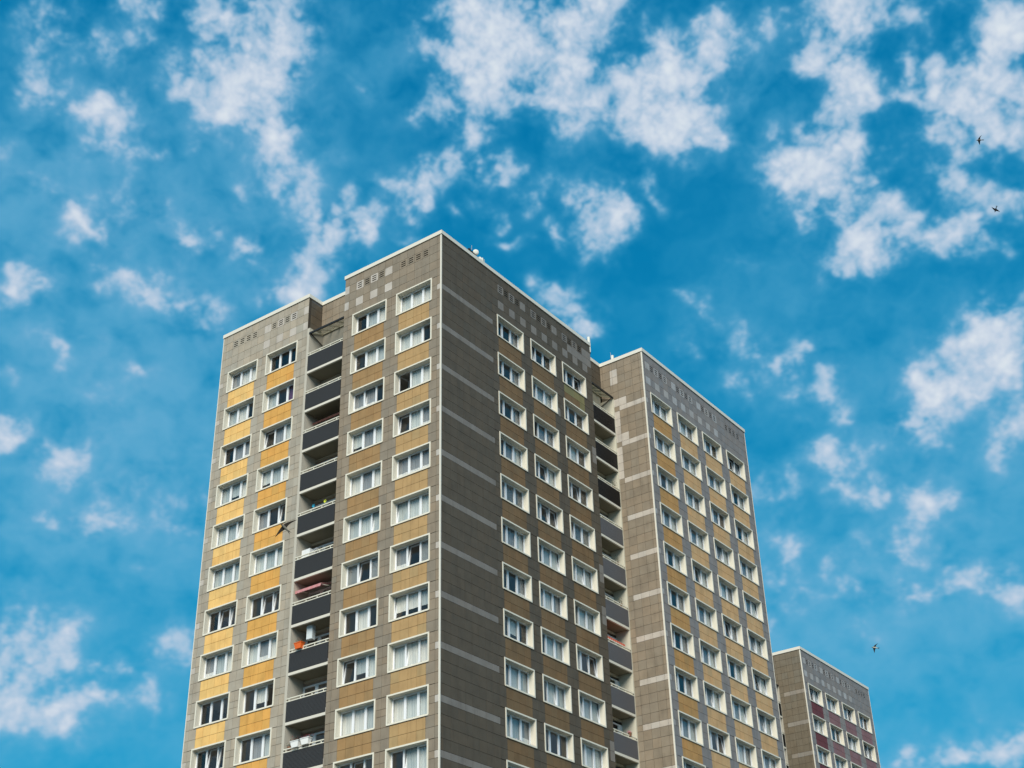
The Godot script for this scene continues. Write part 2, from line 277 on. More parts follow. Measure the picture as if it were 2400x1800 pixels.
func make_sky() -> ImageTexture:
	cloud_catalogue()
	var W := 4096
	var H := 3072
	var big := FastNoiseLite.new()
	big.noise_type = FastNoiseLite.TYPE_SIMPLEX_SMOOTH
	big.seed = 11; big.frequency = 1.0
	big.fractal_type = FastNoiseLite.FRACTAL_FBM; big.fractal_octaves = 5; big.fractal_gain = 0.55
	var fine := big.duplicate() as FastNoiseLite
	fine.seed = 5; fine.fractal_octaves = 6; fine.fractal_gain = 0.6
	var bend := big.duplicate() as FastNoiseLite
	bend.seed = 23; bend.fractal_octaves = 3
	# the whole dome, coarse: broken cloud everywhere
	var w := 512
	var h := 384
	var data := PackedByteArray()
	data.resize(w * h * 3)
	for y in h:
		var el := 90.0 - (y + 0.5) * 180.0 / h
		if el < -1.0:
			for x in w:
				var q := (y * w + x) * 3
				data[q] = 120; data[q + 1] = 125; data[q + 2] = 120
			continue
		var ce := cos(deg_to_rad(el))
		var se := sin(deg_to_rad(el))
		var base := air(el)
		for x in w:
			var az := (x + 0.5) * TAU / w
			var p := Vector3(ce * sin(az), se, -ce * cos(az)) * 6.0
			var d := 0.58 + 0.75 * big.get_noise_3dv(p)
			var a := smoothstep(0.34, 0.9, d) * 0.9
			var c := base.lerp(cloud_color(d), a).lerp(Color(0.56, 0.74, 0.87), 0.25)
			var q := (y * w + x) * 3
			data[q] = int(c.r * 255.0 + 0.5); data[q + 1] = int(c.g * 255.0 + 0.5); data[q + 2] = int(c.b * 255.0 + 0.5)
	var img := Image.create_from_data(w, h, false, Image.FORMAT_RGB8, data)
	img.resize(W, H, Image.INTERPOLATE_CUBIC)
	# the part of the dome with the catalogued clouds, fine
	var az0 := -68.0
	var az1 := -3.0
	var el0 := 9.0
	var el1 := 51.0
	var step := 0.12
	var cw := int((az1 - az0) / step) + 1
	var chh := int((el1 - el0) / step) + 1
	var cov := coverage(puffs, az0, el0, step, cw, chh, 0.6)
	var hz := coverage(veils, az0, el0, step, cw, chh, 0.9)
	var covd := cov.get_data().to_float32_array()
	var hzd := hz.get_data().to_float32_array()
	var px0 := int((az0 + 360.0) / 360.0 * W)
	var px1 := int((az1 + 360.0) / 360.0 * W)
	var py0 := int((90.0 - el1) / 180.0 * H)
	var py1 := int((90.0 - el0) / 180.0 * H)
	var ww := px1 - px0
	var hh := py1 - py0
	var out := PackedByteArray()
	out.resize(ww * hh * 3)
	for y in hh:
		var el := 90.0 - (py0 + y + 0.5) * 180.0 / H
		var ce := cos(deg_to_rad(el))
		var se := sin(deg_to_rad(el))
		var base := air(el)
		for x in ww:
			var azd := (px0 + x + 0.5) * 360.0 / W - 360.0
			var az := deg_to_rad(azd)
			var dir := Vector3(ce * sin(az), se, -ce * cos(az))
			var wx := bend.get_noise_3dv(dir * 22.0)
			var wy := bend.get_noise_3dv(dir * 22.0 + Vector3(7.3, 1.1, 4.7))
			var fx := clampf((azd + wx * 1.0 - az0) / step, 0.0, cw - 1.01)
			var fy := clampf((el + wy * 0.8 - el0) / step, 0.0, chh - 1.01)
			var ix := int(fx)
			var iy := int(fy)
			var tx := fx - ix
			var ty := fy - iy
			var i := iy * cw + ix
			var k: float = lerpf(lerpf(covd[i], covd[i + 1], tx), lerpf(covd[i + cw], covd[i + cw + 1], tx), ty)
			var hv: float = lerpf(lerpf(hzd[i], hzd[i + 1], tx), lerpf(hzd[i + cw], hzd[i + cw + 1], tx), ty)
			var q3 := dir * 27.0 + Vector3(wx, wy, wx) * 0.12
			var n := fine.get_noise_3dv(q3)
			var r := absf(big.get_noise_3dv(q3 * 2.3 + Vector3(3.1, 8.2, 5.5))) - 0.2
			var n2 := big.get_noise_3dv(dir * Vector3(13.0, 22.0, 13.0) + Vector3(wx, wy, wx) * 0.3)
			var d := k + (n * 1.15 + r * 0.75) * sqrt(clampf(k, 0.0, 1.0)) * (1.15 - 0.3 * k)
			var soft := clampf((d + 0.02) / 1.25, 0.0, 1.0)
			var hard := smoothstep(0.26, 0.86, d)
			var a := clampf(soft * 0.58 + hard * 0.46, 0.0, 1.0)
			var v := 0.82 * (1.0 - exp(-maxf(0.0, hv * (2.2 + 2.2 * n2 + 1.3 * n) + 0.02 + 0.14 * n2 + 0.36 * minf(k, 0.8) * (1.0 + n))))
			var c := base.lerp(Color(0.48, 0.715, 0.85), v).lerp(cloud_color(d), a * 0.96)
			var q := (y * ww + x) * 3
			out[q] = int(c.r * 255.0 + 0.5); out[q + 1] = int(c.g * 255.0 + 0.5); out[q + 2] = int(c.b * 255.0 + 0.5)
	img.blit_rect(Image.create_from_data(ww, hh, false, Image.FORMAT_RGB8, out), Rect2i(0, 0, ww, hh), Vector2i(px0, py0))
	return ImageTexture.create_from_image(img)

# ------------------------------------------------------------------ faces
# A facade: origin at its corner under the coping, n its outward normal, sgn the way the tile count runs along the face's own x axis
class Face:
	var o: Vector3
	var n: Vector3
	var x: Vector3
	var sgn: float
	var basis: Basis
	func _init(o_: Vector3, n_: Vector3, sgn_: float) -> void:
		o = o_; n = n_; sgn = sgn_
		x = Vector3.UP.cross(n)
		basis = Basis(x, Vector3.UP, n)
	func at(a: float, y: float, z := 0.0) -> Vector3:
		return o + x * (sgn * a) + Vector3.UP * y + n * z
	func xf(a: float, y: float, z := 0.0) -> Transform3D:
		return Transform3D(basis, at(a, y, z))

class Tile:
	var xf: Transform3D
	var w: float
	var h: float
	var kind: String
	var tone: String
	var vent: bool
	var score: float

var tones := {}        # tone name -> linear base colour
var tiles: Array[Tile] = []

func eye_frame() -> Transform3D:
	return Transform3D(Basis.from_euler(EYE_TURN * PI / 180.0), EYE)

func seen_size(p: Vector3, n: Vector3, inv: Transform3D) -> float:
	var c := inv * p
	if c.z > -1.0: return 0.0
	var ty := tan(deg_to_rad(EYE_FOV * 0.5))
	if absf(c.y / c.z) > ty * 1.02 or absf(c.x / c.z) > ty * 4.0 / 3.0 * 1.02: return 0.0
	var d := EYE - p
	return maxf(0.0, n.dot(d.normalized())) / d.length_squared()

func row_lines(depth: float) -> Array:
	# [top, bottom, storey, row in storey]; the six rows of the attic count as storey -1
	var rows := []
	var y := 0.0
	for r in 6:
		rows.append([y, y - TH, -1, r]); y -= TH
	var s := 0
	while y > -depth:
		for r in 5:
			var hgt := BAND if r == 0 else TH
			rows.append([y, y - hgt, s, r]); y -= hgt
		s += 1
	return rows

# cladding of one face: edges are the tile boundaries along it, wins the window rectangles, tone(col, storey, row, a_mid) says what each tile is
func clad(f: Face, edges: Array, depth: float, wins: Array, gaps: Array, tone: Callable, inv: Transform3D) -> void:
	var seam := 0.016 if f.n.z > 0.5 else 0.009
	for row in row_lines(depth):
		for col in edges.size() - 1:
			var a0: float = edges[col]
			var a1: float = edges[col + 1]
			var y1: float = row[0]
			var y0: float = row[1]
			var skip := false
			for g in gaps:
				if (a0 + a1) * 0.5 > g[0] and (a0 + a1) * 0.5 < g[1] and (y0 + y1) * 0.5 < g[2] and (y0 + y1) * 0.5 > g[3]: skip = true
			if skip: continue
			var what: Array = tone.call(col, row[2], row[3], (a0 + a1) * 0.5)
			var rects := [[a0 + seam * 0.5, a1 - seam * 0.5, y0 + JOINT * 0.5, y1 - JOINT * 0.5]]
			for w in wins:
				var next := []
				for r in rects:
					if r[1] <= w[0] or r[0] >= w[1] or r[3] <= w[3] or r[2] >= w[2]:
						next.append(r); continue
					if r[3] > w[2]: next.append([r[0], r[1], w[2], r[3]])
					if r[2] < w[3]: next.append([r[0], r[1], r[2], w[3]])
					var lo: float = maxf(r[2], w[3])
					var hi: float = minf(r[3], w[2])
					if r[0] < w[0]: next.append([r[0], w[0], lo, hi])
					if r[1] > w[1]: next.append([w[1], r[1], lo, hi])
				rects = next
			for r in rects:
				if r[1] - r[0] < 0.02 or r[3] - r[2] < 0.02: continue
				var t := Tile.new()
				t.w = r[1] - r[0]; t.h = r[3] - r[2]
				t.xf = f.xf((r[0] + r[1]) * 0.5, (r[2] + r[3]) * 0.5, rng.randf_range(-0.004, 0.0))
				t.kind = what[0]; t.tone = what[1]; t.vent = what.size() > 2 and what[2]
				t.score = seen_size(t.xf.origin, f.n, inv) * t.w * t.h
				tiles.append(t)

func tile_material(tone: String, k: int) -> StandardMaterial3D:
	var key := "%s/%d" % [tone, k]
	if mats.has(key): return mats[key]
	var base: Color = tones[tone]
	var r := RandomNumberGenerator.new()
	r.seed = hash(key)
	var m := tile_surface(false)
	m.albedo_color = vary(base, r).linear_to_srgb()
	mats[key] = m
	return m

func vary(c: Color, r: RandomNumberGenerator) -> Color:
	var v := 1.0 + r.randfn(0.0, 0.034)
	var warm := r.randfn(0.0, 0.022)
	return Color(c.r * v * (1.0 + warm), c.g * v, c.b * v * (1.0 - warm))

var grime: ImageTexture
func tile_surface(tinted: bool) -> StandardMaterial3D:
	var m := StandardMaterial3D.new()
	m.roughness = 0.62
	m.metallic_specular = 0.35
	m.albedo_texture = grime
	m.uv1_triplanar = true
	m.uv1_world_triplanar = true
	m.uv1_scale = Vector3.ONE * 0.16
	if tinted: m.vertex_color_use_as_albedo = true
	return m

func make_grime() -> ImageTexture:
	# weathering: cloudy blotches, fine speckle and soft downward streaks
	var s := 512
	var a := FastNoiseLite.new()
	a.seed = 3; a.frequency = 0.012; a.fractal_octaves = 5
	var b := FastNoiseLite.new()
	b.seed = 8; b.frequency = 0.35; b.fractal_octaves = 2
	var d := FastNoiseLite.new()
	d.seed = 14; d.frequency = 0.03; d.fractal_octaves = 4
	var ia := a.get_seamless_image(s, s)
	var ib := b.get_seamless_image(s, s)
	var ic := d.get_seamless_image(s, 64)
	ic.resize(s, s, Image.INTERPOLATE_CUBIC)
	var img := Image.create(s, s, false, Image.FORMAT_RGB8)
	for y in s:
		for x in s:
			var v := 1.06 - 0.1 * ia.get_pixel(x, y).r - 0.06 * ib.get_pixel(x, y).r - 0.05 * smoothstep(0.45, 0.95, ic.get_pixel(x, (y / 8) * 8 % s).r)
			img.set_pixel(x, y, Color(v, v * 0.995, v * 0.985))
	return ImageTexture.create_from_image(img)

func shape(w: float, h: float, vent: bool) -> ArrayMesh:
	var key := "tile %.3f %.3f %s" % [w, h, vent]
	if meshes.has(key): return meshes[key]
	var b := Buf.new()
	var x := w * 0.5
	var y := h * 0.5
	if vent:
		# three slots through the tile
		var sx := w * 0.31
		var sy := 0.038
		var mids := [0.155, 0.0, -0.155]
		b.box(Vector3(-x, -y, -0.02), Vector3(-sx, y, 0)); b.box(Vector3(sx, -y, -0.02), Vector3(x, y, 0))
		var top := y
		for m in mids:
			b.box(Vector3(-sx, m + sy, -0.02), Vector3(sx, top, 0)); top = m - sy
		b.box(Vector3(-sx, -y, -0.02), Vector3(sx, top, 0))
	else:
		b.box(Vector3(-x, -y, -0.02), Vector3(x, y, 0))
	meshes[key] = b.mesh()
	return meshes[key]

# the tiles that show largest as pieces of their own (up to most of each kind), the rest of each kind as one field
func lay_tiles(parent: Node3D, most: int) -> void:
	var kinds := {}
	for t in tiles:
		if not kinds.has(t.kind): kinds[t.kind] = []
		kinds[t.kind].append(t)
	var slot_shade := paint("vent slot", Color(0.006, 0.006, 0.006), 0.9)  # near-black colour stands in for the shade inside the vents
	for kind in kinds:
		var list: Array = kinds[kind]
		list.sort_custom(func(p: Tile, q: Tile) -> bool: return p.score > q.score)
		var rest := []
		var n := 0
		for t: Tile in list:
			if t.vent or (n < most and t.score > 0.0):
				var o := obj(kind, shape(t.w, t.h, t.vent), tile_material(t.tone, rng.randi() % 6), parent, t.xf)
				n += 1
				if t.vent:
					obj("vent_slot_shade", box_mesh(Vector3(-t.w * 0.34, -0.22, -0.03), Vector3(t.w * 0.34, 0.22, -0.021)), slot_shade, o)  # plate behind the openings, carries their shade as colour
			else:
				rest.append(t)
		if rest.is_empty(): continue
		var mm := MultiMesh.new()
		mm.transform_format = MultiMesh.TRANSFORM_3D
		mm.use_colors = true
		mm.mesh = box_mesh(Vector3(-0.5, -0.5, -0.02), Vector3(0.5, 0.5, 0))
		mm.instance_count = rest.size()
		for i in rest.size():
			var t: Tile = rest[i]
			mm.set_instance_transform(i, t.xf * Transform3D(Basis.from_scale(Vector3(t.w, t.h, 1)), Vector3.ZERO))
			mm.set_instance_color(i, vary(tones[t.tone], rng))
		var f := MultiMeshInstance3D.new()
		f.name = numbered(kind + "_cladding", parent)
		f.multimesh = mm
		f.material_override = tile_surface(true)
		f.set_meta("kind", "stuff")
		parent.add_child(f, true)
	tiles.clear()

# the wall behind the cladding, with an opening at every window
func backing(f: Face, a0: float, a1: float, depth: float, wins: Array, gaps: Array, b: Buf) -> void:
	var cuts := []
	for w in wins: cuts.append([w[0] + 0.04, w[1] - 0.04, w[2] - 0.04, w[3] + 0.04])
	for g in gaps: cuts.append([g[0], g[1], g[2], maxf(g[3], -depth)])
	var ys := [0.0, -depth]
	for c in cuts:
		ys.append(c[2]); ys.append(c[3])
	ys.sort()
	for i in ys.size() - 1:
		var lo: float = ys[i]
		var hi: float = ys[i + 1]
		if hi - lo < 0.001: continue
		var mid := (lo + hi) * 0.5
		var holes := []
		for c in cuts:
			if mid < c[2] and mid > c[3]: holes.append([c[0], c[1]])
		holes.sort()
		var a := a0
		for hole in holes + [[a1, a1]]:
			if hole[0] > a + 0.001:
				var p := f.at(a, lo, -0.034)
				var q := f.at(hole[0], hi, -0.22)
				b.box(p.min(q), p.max(q))
			a = maxf(a, hole[1])

# ------------------------------------------------------------------ windows
# Each letter is one of the three casements: c sheer curtain, g grey curtain, d dark room, h curtain to two thirds, l lace, b blind, p purple curtain, o wide open; a capital is tilted in.
func window(f: Face, a: float, ytop: float, look: String, parent: Node3D) -> void:
	var w := WIN_W
	var h := WIN_H
	var at := f.xf(a + w * 0.5, ytop - h)
	if not meshes.has("surround"):
		var s := Buf.new()
		var x := w * 0.5
		var t := 0.085
		var back := -0.33
		# face of the surround with a chamfered lower edge, and the deep reveals
		for side in [-1, 1]:
			var lo := Vector3(minf(side * x, side * (x - t)), 0.03, back)
			s.box(lo, Vector3(maxf(side * x, side * (x - t)), h, 0.03))
		s.box(Vector3(-x + t, h - 0.085, back), Vector3(x - t, h, 0.03))
		s.box(Vector3(-x + t, 0.03, back), Vector3(x - t, 0.085, 0.03))
		s.box(Vector3(-x + 0.03, -0.012, -0.03), Vector3(x - 0.03, 0.03, 0.045))
		meshes["surround"] = s.mesh()
		meshes["added_sill"] = box_mesh(Vector3(-x + t + 0.002, 0.086, back), Vector3(x - t - 0.002, 0.096, 0.012))  # unseen dark plate, added to cut the light bounced onto the lintel
		# fixed frame: outer ring and two posts
		var fr := Buf.new()
		var ix := x - t
		var iy0 := 0.085
		var iy1 := h - 0.085
		var z0 := -0.39
		var z1 := -0.325
		fr.box(Vector3(-ix, iy0, z0), Vector3(-ix + 0.04, iy1, z1)); fr.box(Vector3(ix - 0.04, iy0, z0), Vector3(ix, iy1, z1))
		fr.box(Vector3(-ix + 0.04, iy1 - 0.035, z0), Vector3(ix - 0.04, iy1, z1)); fr.box(Vector3(-ix + 0.04, iy0, z0), Vector3(ix - 0.04, iy0 + 0.035, z1))
		for k in [-1, 1]:
			fr.box(Vector3(k * ix / 3.0 - 0.03, iy0 + 0.035, z0), Vector3(k * ix / 3.0 + 0.03, iy1 - 0.035, z1))
		meshes["frame"] = fr.mesh()
		# one casement: pivot at its lower edge, its own ring and the pane
		var cw := (2.0 * ix / 3.0 - 0.056) * 0.5
		var ch := iy1 - iy0 - 0.06
		meshes["case w"] = cw; meshes["case h"] = ch; meshes["case x"] = 2.0 * ix / 3.0; meshes["case y"] = iy0 + 0.03
		var cs := Buf.new()
		var e := 0.05
		cs.box(Vector3(-cw, 0, -0.06), Vector3(-cw + e, ch, 0.012)); cs.box(Vector3(cw - e, 0, -0.06), Vector3(cw, ch, 0.012))
		cs.box(Vector3(-cw + e, 0, -0.06), Vector3(cw - e, e, 0.012)); cs.box(Vector3(-cw + e, ch - e, -0.06), Vector3(cw - e, ch, 0.012))
		meshes["casement"] = cs.mesh()
		meshes["pane"] = box_mesh(Vector3(-cw + e, e, -0.03), Vector3(cw - e, ch - e, -0.026))
		for kind in ["c", "h", "l", "p"]:
			meshes["curtain " + kind] = curtain(cw * 2.0 + 0.07, 0.02 if kind != "h" else ch * 0.36, ch + 0.02)
		meshes["lace"] = curtain(cw * 2.0 + 0.07, 0.02, ch * 0.3)
		meshes["roller"] = box_mesh(Vector3(-cw, 0.0, -0.004), Vector3(cw, ch, 0.0))
		var bl := Buf.new()
		for i in 26:
			var y := 0.03 + i * ch / 26.0
			bl.quad(Vector3(-cw, y, 0), Vector3(cw, y, 0), Vector3(cw, y + 0.034, -0.022), Vector3(-cw, y + 0.034, -0.022), Vector3(0, 0.5, 0.87))
		meshes["blind"] = bl.mesh()
	var white: Material = mats["surround"]
	var pvc: Material = mats["pvc"]
	var o := obj("window", meshes["surround"], white, parent, at)
	obj("frame", meshes["frame"], pvc, o)
	obj("added_sill", meshes["added_sill"], mats["added_sill"], o)
	for i in 3:
		var ch := look[i]
		var pos := Vector3((i - 1) * float(meshes["case x"]), meshes["case y"], -0.335)
		var low := ch.to_lower()
		var tilt := Transform3D(Basis.IDENTITY, pos)
		if ch != low: tilt = Transform3D(Basis(Vector3.RIGHT, -deg_to_rad(7.5)), pos + Vector3(0, 0, -0.01))
		if low == "o":
			tilt = Transform3D(Basis(Vector3.UP, deg_to_rad(82.0)), pos + Vector3(-float(meshes["case w"]), 0, -0.42)) 
		obj("casement", meshes["casement"], pvc, o, tilt)
		obj("pane", meshes["pane"], mats["glass"], o, tilt)
		var inside := Transform3D(Basis.IDENTITY, pos + Vector3(0, 0, -0.14))
		match low:
			"c", "h": obj("curtain", meshes["curtain " + low], mats["sheer%d" % (rng.randi() % 3)], o, inside)
			"g": obj("curtain", meshes["curtain c"], mats["grey curtain"], o, inside)
			"p": obj("curtain", meshes["curtain c"], mats["purple curtain"], o, inside)
			"l":
				obj("curtain", meshes["curtain c"], mats["grey curtain"], o, inside)
				obj("lace", meshes["lace"], mats["lace"], o, inside.translated(Vector3(0, 0, 0.05)))
			"w": obj("roller_blind", meshes["roller"], mats["sheer0"], o, inside)
			"b": obj("blind", meshes["blind"], mats["blind"], o, inside.translated(Vector3(0, 0, 0.06)))

func curtain(w: float, y0: float, y1: float) -> ArrayMesh:
	var b := Buf.new()
	var n := 22
	for i in n:
		var u0 := float(i) / n
		var u1 := float(i + 1) / n
		var z0 := sin(u0 * 31.0) * 0.011 + sin(u0 * 13.0) * 0.012
		var z1 := sin(u1 * 31.0) * 0.011 + sin(u1 * 13.0) * 0.012
		var p := Vector3((u0 - 0.5) * w, y0, z0)
		var q := Vector3((u1 - 0.5) * w, y0, z1)
		b.quad(p, q, q + Vector3(0, y1 - y0, 0), p + Vector3(0, y1 - y0, 0), Vector3(z0 - z1, 0, (u1 - u0) * w).normalized())
	return b.mesh()

# ------------------------------------------------------------------ balconies
# A loggia column between two blocks. f has its origin at the left jamb of the opening (seen from outside, under the coping), w is the opening.
func balcony(f: Face, w: float, ytop: float, depth: float, dark: String, k: int, parent: Node3D) -> void:
	# ytop: top of the handrail
	var at := f.xf(0, ytop)
	var key := "balcony %.2f %.2f" % [w, depth]
	if not meshes.has(key):
		var slab := Buf.new()
		slab.box(Vector3(0.0, -1.5, -0.1), Vector3(w, -1.34, 0.02))
		slab.box(Vector3(0.0, -1.47, -depth), Vector3(w, -1.34, -0.1))
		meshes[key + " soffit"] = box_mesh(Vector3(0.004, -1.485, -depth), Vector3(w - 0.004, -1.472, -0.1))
		slab.box(Vector3(0.0, -1.34, -0.12), Vector3(w, -1.28, -0.01))
		meshes[key] = slab.mesh()
		var p := Buf.new()
		var n := 17
		for i in n:
			var y := -1.325 + i * 1.15 / n
			var s := 1.15 / n
			p.box(Vector3(0.015, y + s * 0.3, 0.004), Vector3(w - 0.015, y + s, 0.034))
		p.box(Vector3(0.016, -1.325, -0.01), Vector3(w - 0.016, -0.175, 0.002))
		meshes[key + " panel"] = p.mesh()
		meshes[key + " top"] = box_mesh(Vector3(0.0, -0.055, -0.035), Vector3(w, 0.0, 0.035))
		meshes[key + " low"] = box_mesh(Vector3(0.0, -0.215, -0.02), Vector3(w, -0.165, 0.042))
		meshes["baluster"] = box_mesh(Vector3(-0.022, -0.165, -0.02), Vector3(0.022, -0.055, 0.02))
	var o := obj("balcony", meshes[key], mats["slab"], parent, at)
	var pan := obj("slat_panel", meshes[key + " panel"], mats[dark], o)
	pan.set_meta("kind", "stuff")
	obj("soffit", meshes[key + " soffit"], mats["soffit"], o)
	obj("handrail", meshes[key + " top"], mats["rail"], o)
	obj("lower_rail", meshes[key + " low"], mats["rail"], o)
	for i in 4: obj("baluster", meshes["baluster"], mats["rail"], o, Transform3D(Basis.IDENTITY, Vector3(0.2 + i * (w - 0.4) / 3.0, 0, 0)))

# glazed canopy over the topmost balcony: dark front beam, cross bars, four panes, a stay at one side
func canopy(f: Face, w: float, yf: float, yb: float, depth: float, stay_left: bool, parent: Node3D) -> void:
	var at := f.xf(0, 0)
	var fr := Buf.new()
	fr.bar(Vector3(0, yb, -depth + 0.05), Vector3(w, yb, -depth + 0.05), 0.07, 0.07)
	for i in 5:
		var x := 0.05 + i * (w - 0.1) / 4.0
		fr.bar(Vector3(x, yf + 0.02, -0.03), Vector3(x, yb, -depth + 0.08), 0.07, 0.06)
	var o := obj("canopy", fr.mesh(), mats["canopy bar"], parent, at)
	var beam := Buf.new()
	beam.bar(Vector3(0, yf, 0.0), Vector3(w, yf, 0.0), 0.09, 0.12)
	obj("beam", beam.mesh(), mats["dark metal"], o)
	var stay := Buf.new()
	var sx := 0.06 if stay_left else w - 0.06
	stay.bar(Vector3(sx, yf, -0.06), Vector3(sx, yf - 0.42, -depth + 0.03), 0.045, 0.045)
	obj("stay", stay.mesh(), mats["dark metal"], o)
	for i in 4:
		var g := Buf.new()
		var x0 := 0.075 + i * (w - 0.1) / 4.0
		var x1 := x0 + (w - 0.1) / 4.0 - 0.05
		g.quad(Vector3(x0, yf + 0.04, -0.05), Vector3(x1, yf + 0.04, -0.05), Vector3(x1, yb + 0.02, -depth + 0.09), Vector3(x0, yb + 0.02, -depth + 0.09), Vector3(0, 1, 0.3).normalized())
		obj("pane", g.mesh(), mats["canopy glass"], o)

# back wall of a loggia with its door, post and window, one per storey
func loggia_glazing(f: Face, w: float, yfloor: float, depth: float, parent: Node3D) -> void:
	var at := f.xf(0, yfloor, -depth)
	var key := "loggia %.2f" % w
	if not meshes.has(key):
		var fr := Buf.new()
		for seg in [[0.0, 0.12], [w * 0.31, w * 0.31 + 0.24], [w - 0.5, w]]:
			fr.box(Vector3(seg[0], 0.0, -0.02), Vector3(seg[1], 2.3, 0.04))
		fr.box(Vector3(0.12, 2.2, -0.02), Vector3(w - 0.5, 2.3, 0.035))
		fr.box(Vector3(w * 0.31 + 0.24, 0.0, -0.02), Vector3(w - 0.5, 0.8, 0.03))
		meshes[key] = fr.mesh()
		meshes[key + " a"] = box_mesh(Vector3(0.12, 0.0, -0.012), Vector3(w * 0.31, 2.2, -0.006))
		meshes[key + " b"] = box_mesh(Vector3(w * 0.31 + 0.24, 0.8, -0.012), Vector3(w - 0.5, 2.2, -0.006))
	var o := obj("balcony_door", meshes[key], mats["pvc"], parent, at)
	obj("pane", meshes[key + " a"], mats["glass"], o)
	obj("pane", meshes[key + " b"], mats["glass"], o)

func span(k0: float, n: int, first: float, last: float) -> Array:
	# tile boundaries: an end piece, whole tiles, an end piece
	var e := [first]
	var a := k0
	for i in n:
		if a > first + 0.02 and a < last - 0.02: e.append(a)
		a += TW
	e.append(last)
	return e

func window_rects(a0: float, cols: int, rows: int) -> Array:
	var r := []
	for c in cols:
		for k in rows:
			var a := a0 + c * 6.0 * TW
			var y := WIN_TOP - STOREY * k
			r.append([a + 0.03, a + WIN_W - 0.03, y - 0.03, y - WIN_H + 0.03])
	return r

# ------------------------------------------------------------------ the scene
func _ready() -> void:
	rng.seed = 20240611
	# camera
	var cam := Camera3D.new()
	cam.name = "camera"
	cam.position = EYE
	cam.rotation_degrees = EYE_TURN
	cam.fov = EYE_FOV
	cam.near = 0.5
	cam.far = 3000.0
	add_child(cam)
	# sky and exposure
	var env := Environment.new()
	var pano := PanoramaSkyMaterial.new()
	pano.panorama = make_sky()
	pano.energy_multiplier = 1.0
	var sky := Sky.new()
	sky.sky_material = pano
	env.background_mode = Environment.BG_SKY
	env.sky = sky
	env.background_energy_multiplier = 1.0 / EXPOSURE
	env.tonemap_mode = Environment.TONE_MAPPER_LINEAR
	env.tonemap_exposure = EXPOSURE
	env.sdfgi_enabled = true; env.ssao_enabled = true; env.ssil_enabled = true
	var we := WorldEnvironment.new()
	we.name = "world"
	we.environment = env
	add_child(we)
	# the sun behind thin cloud, high and to the left front of the tall tower
	var sun := DirectionalLight3D.new()
	sun.name = "sun"
	var s := SUN_DIR
	sun.transform.basis = Basis.looking_at(-s)
	sun.light_color = Color(1.0, 0.965, 0.9)
	sun.light_energy = SUN_ENERGY
	sun.light_angular_distance = SUN_ANGLE
	sun.shadow_enabled = true
	add_child(sun)
	palette()
	var inv := eye_frame().affine_inverse()

	# ground
	var gm := paint("ground", Color(0.045, 0.05, 0.035), 0.95)
	var ground := obj("ground", box_mesh(Vector3(-900, -0.5, -900), Vector3(900, 0, 900)), gm, self)
	ground.set_meta("kind", "structure")

	tall_tower(inv)
	far_tower(inv)
	roof_gear()
	balcony_things()
	birds()

const SUN_DIR := Vector3(0.375, 0.616, 0.693)
const SUN_ENERGY := 0.5
const SUN_ANGLE := 38.0

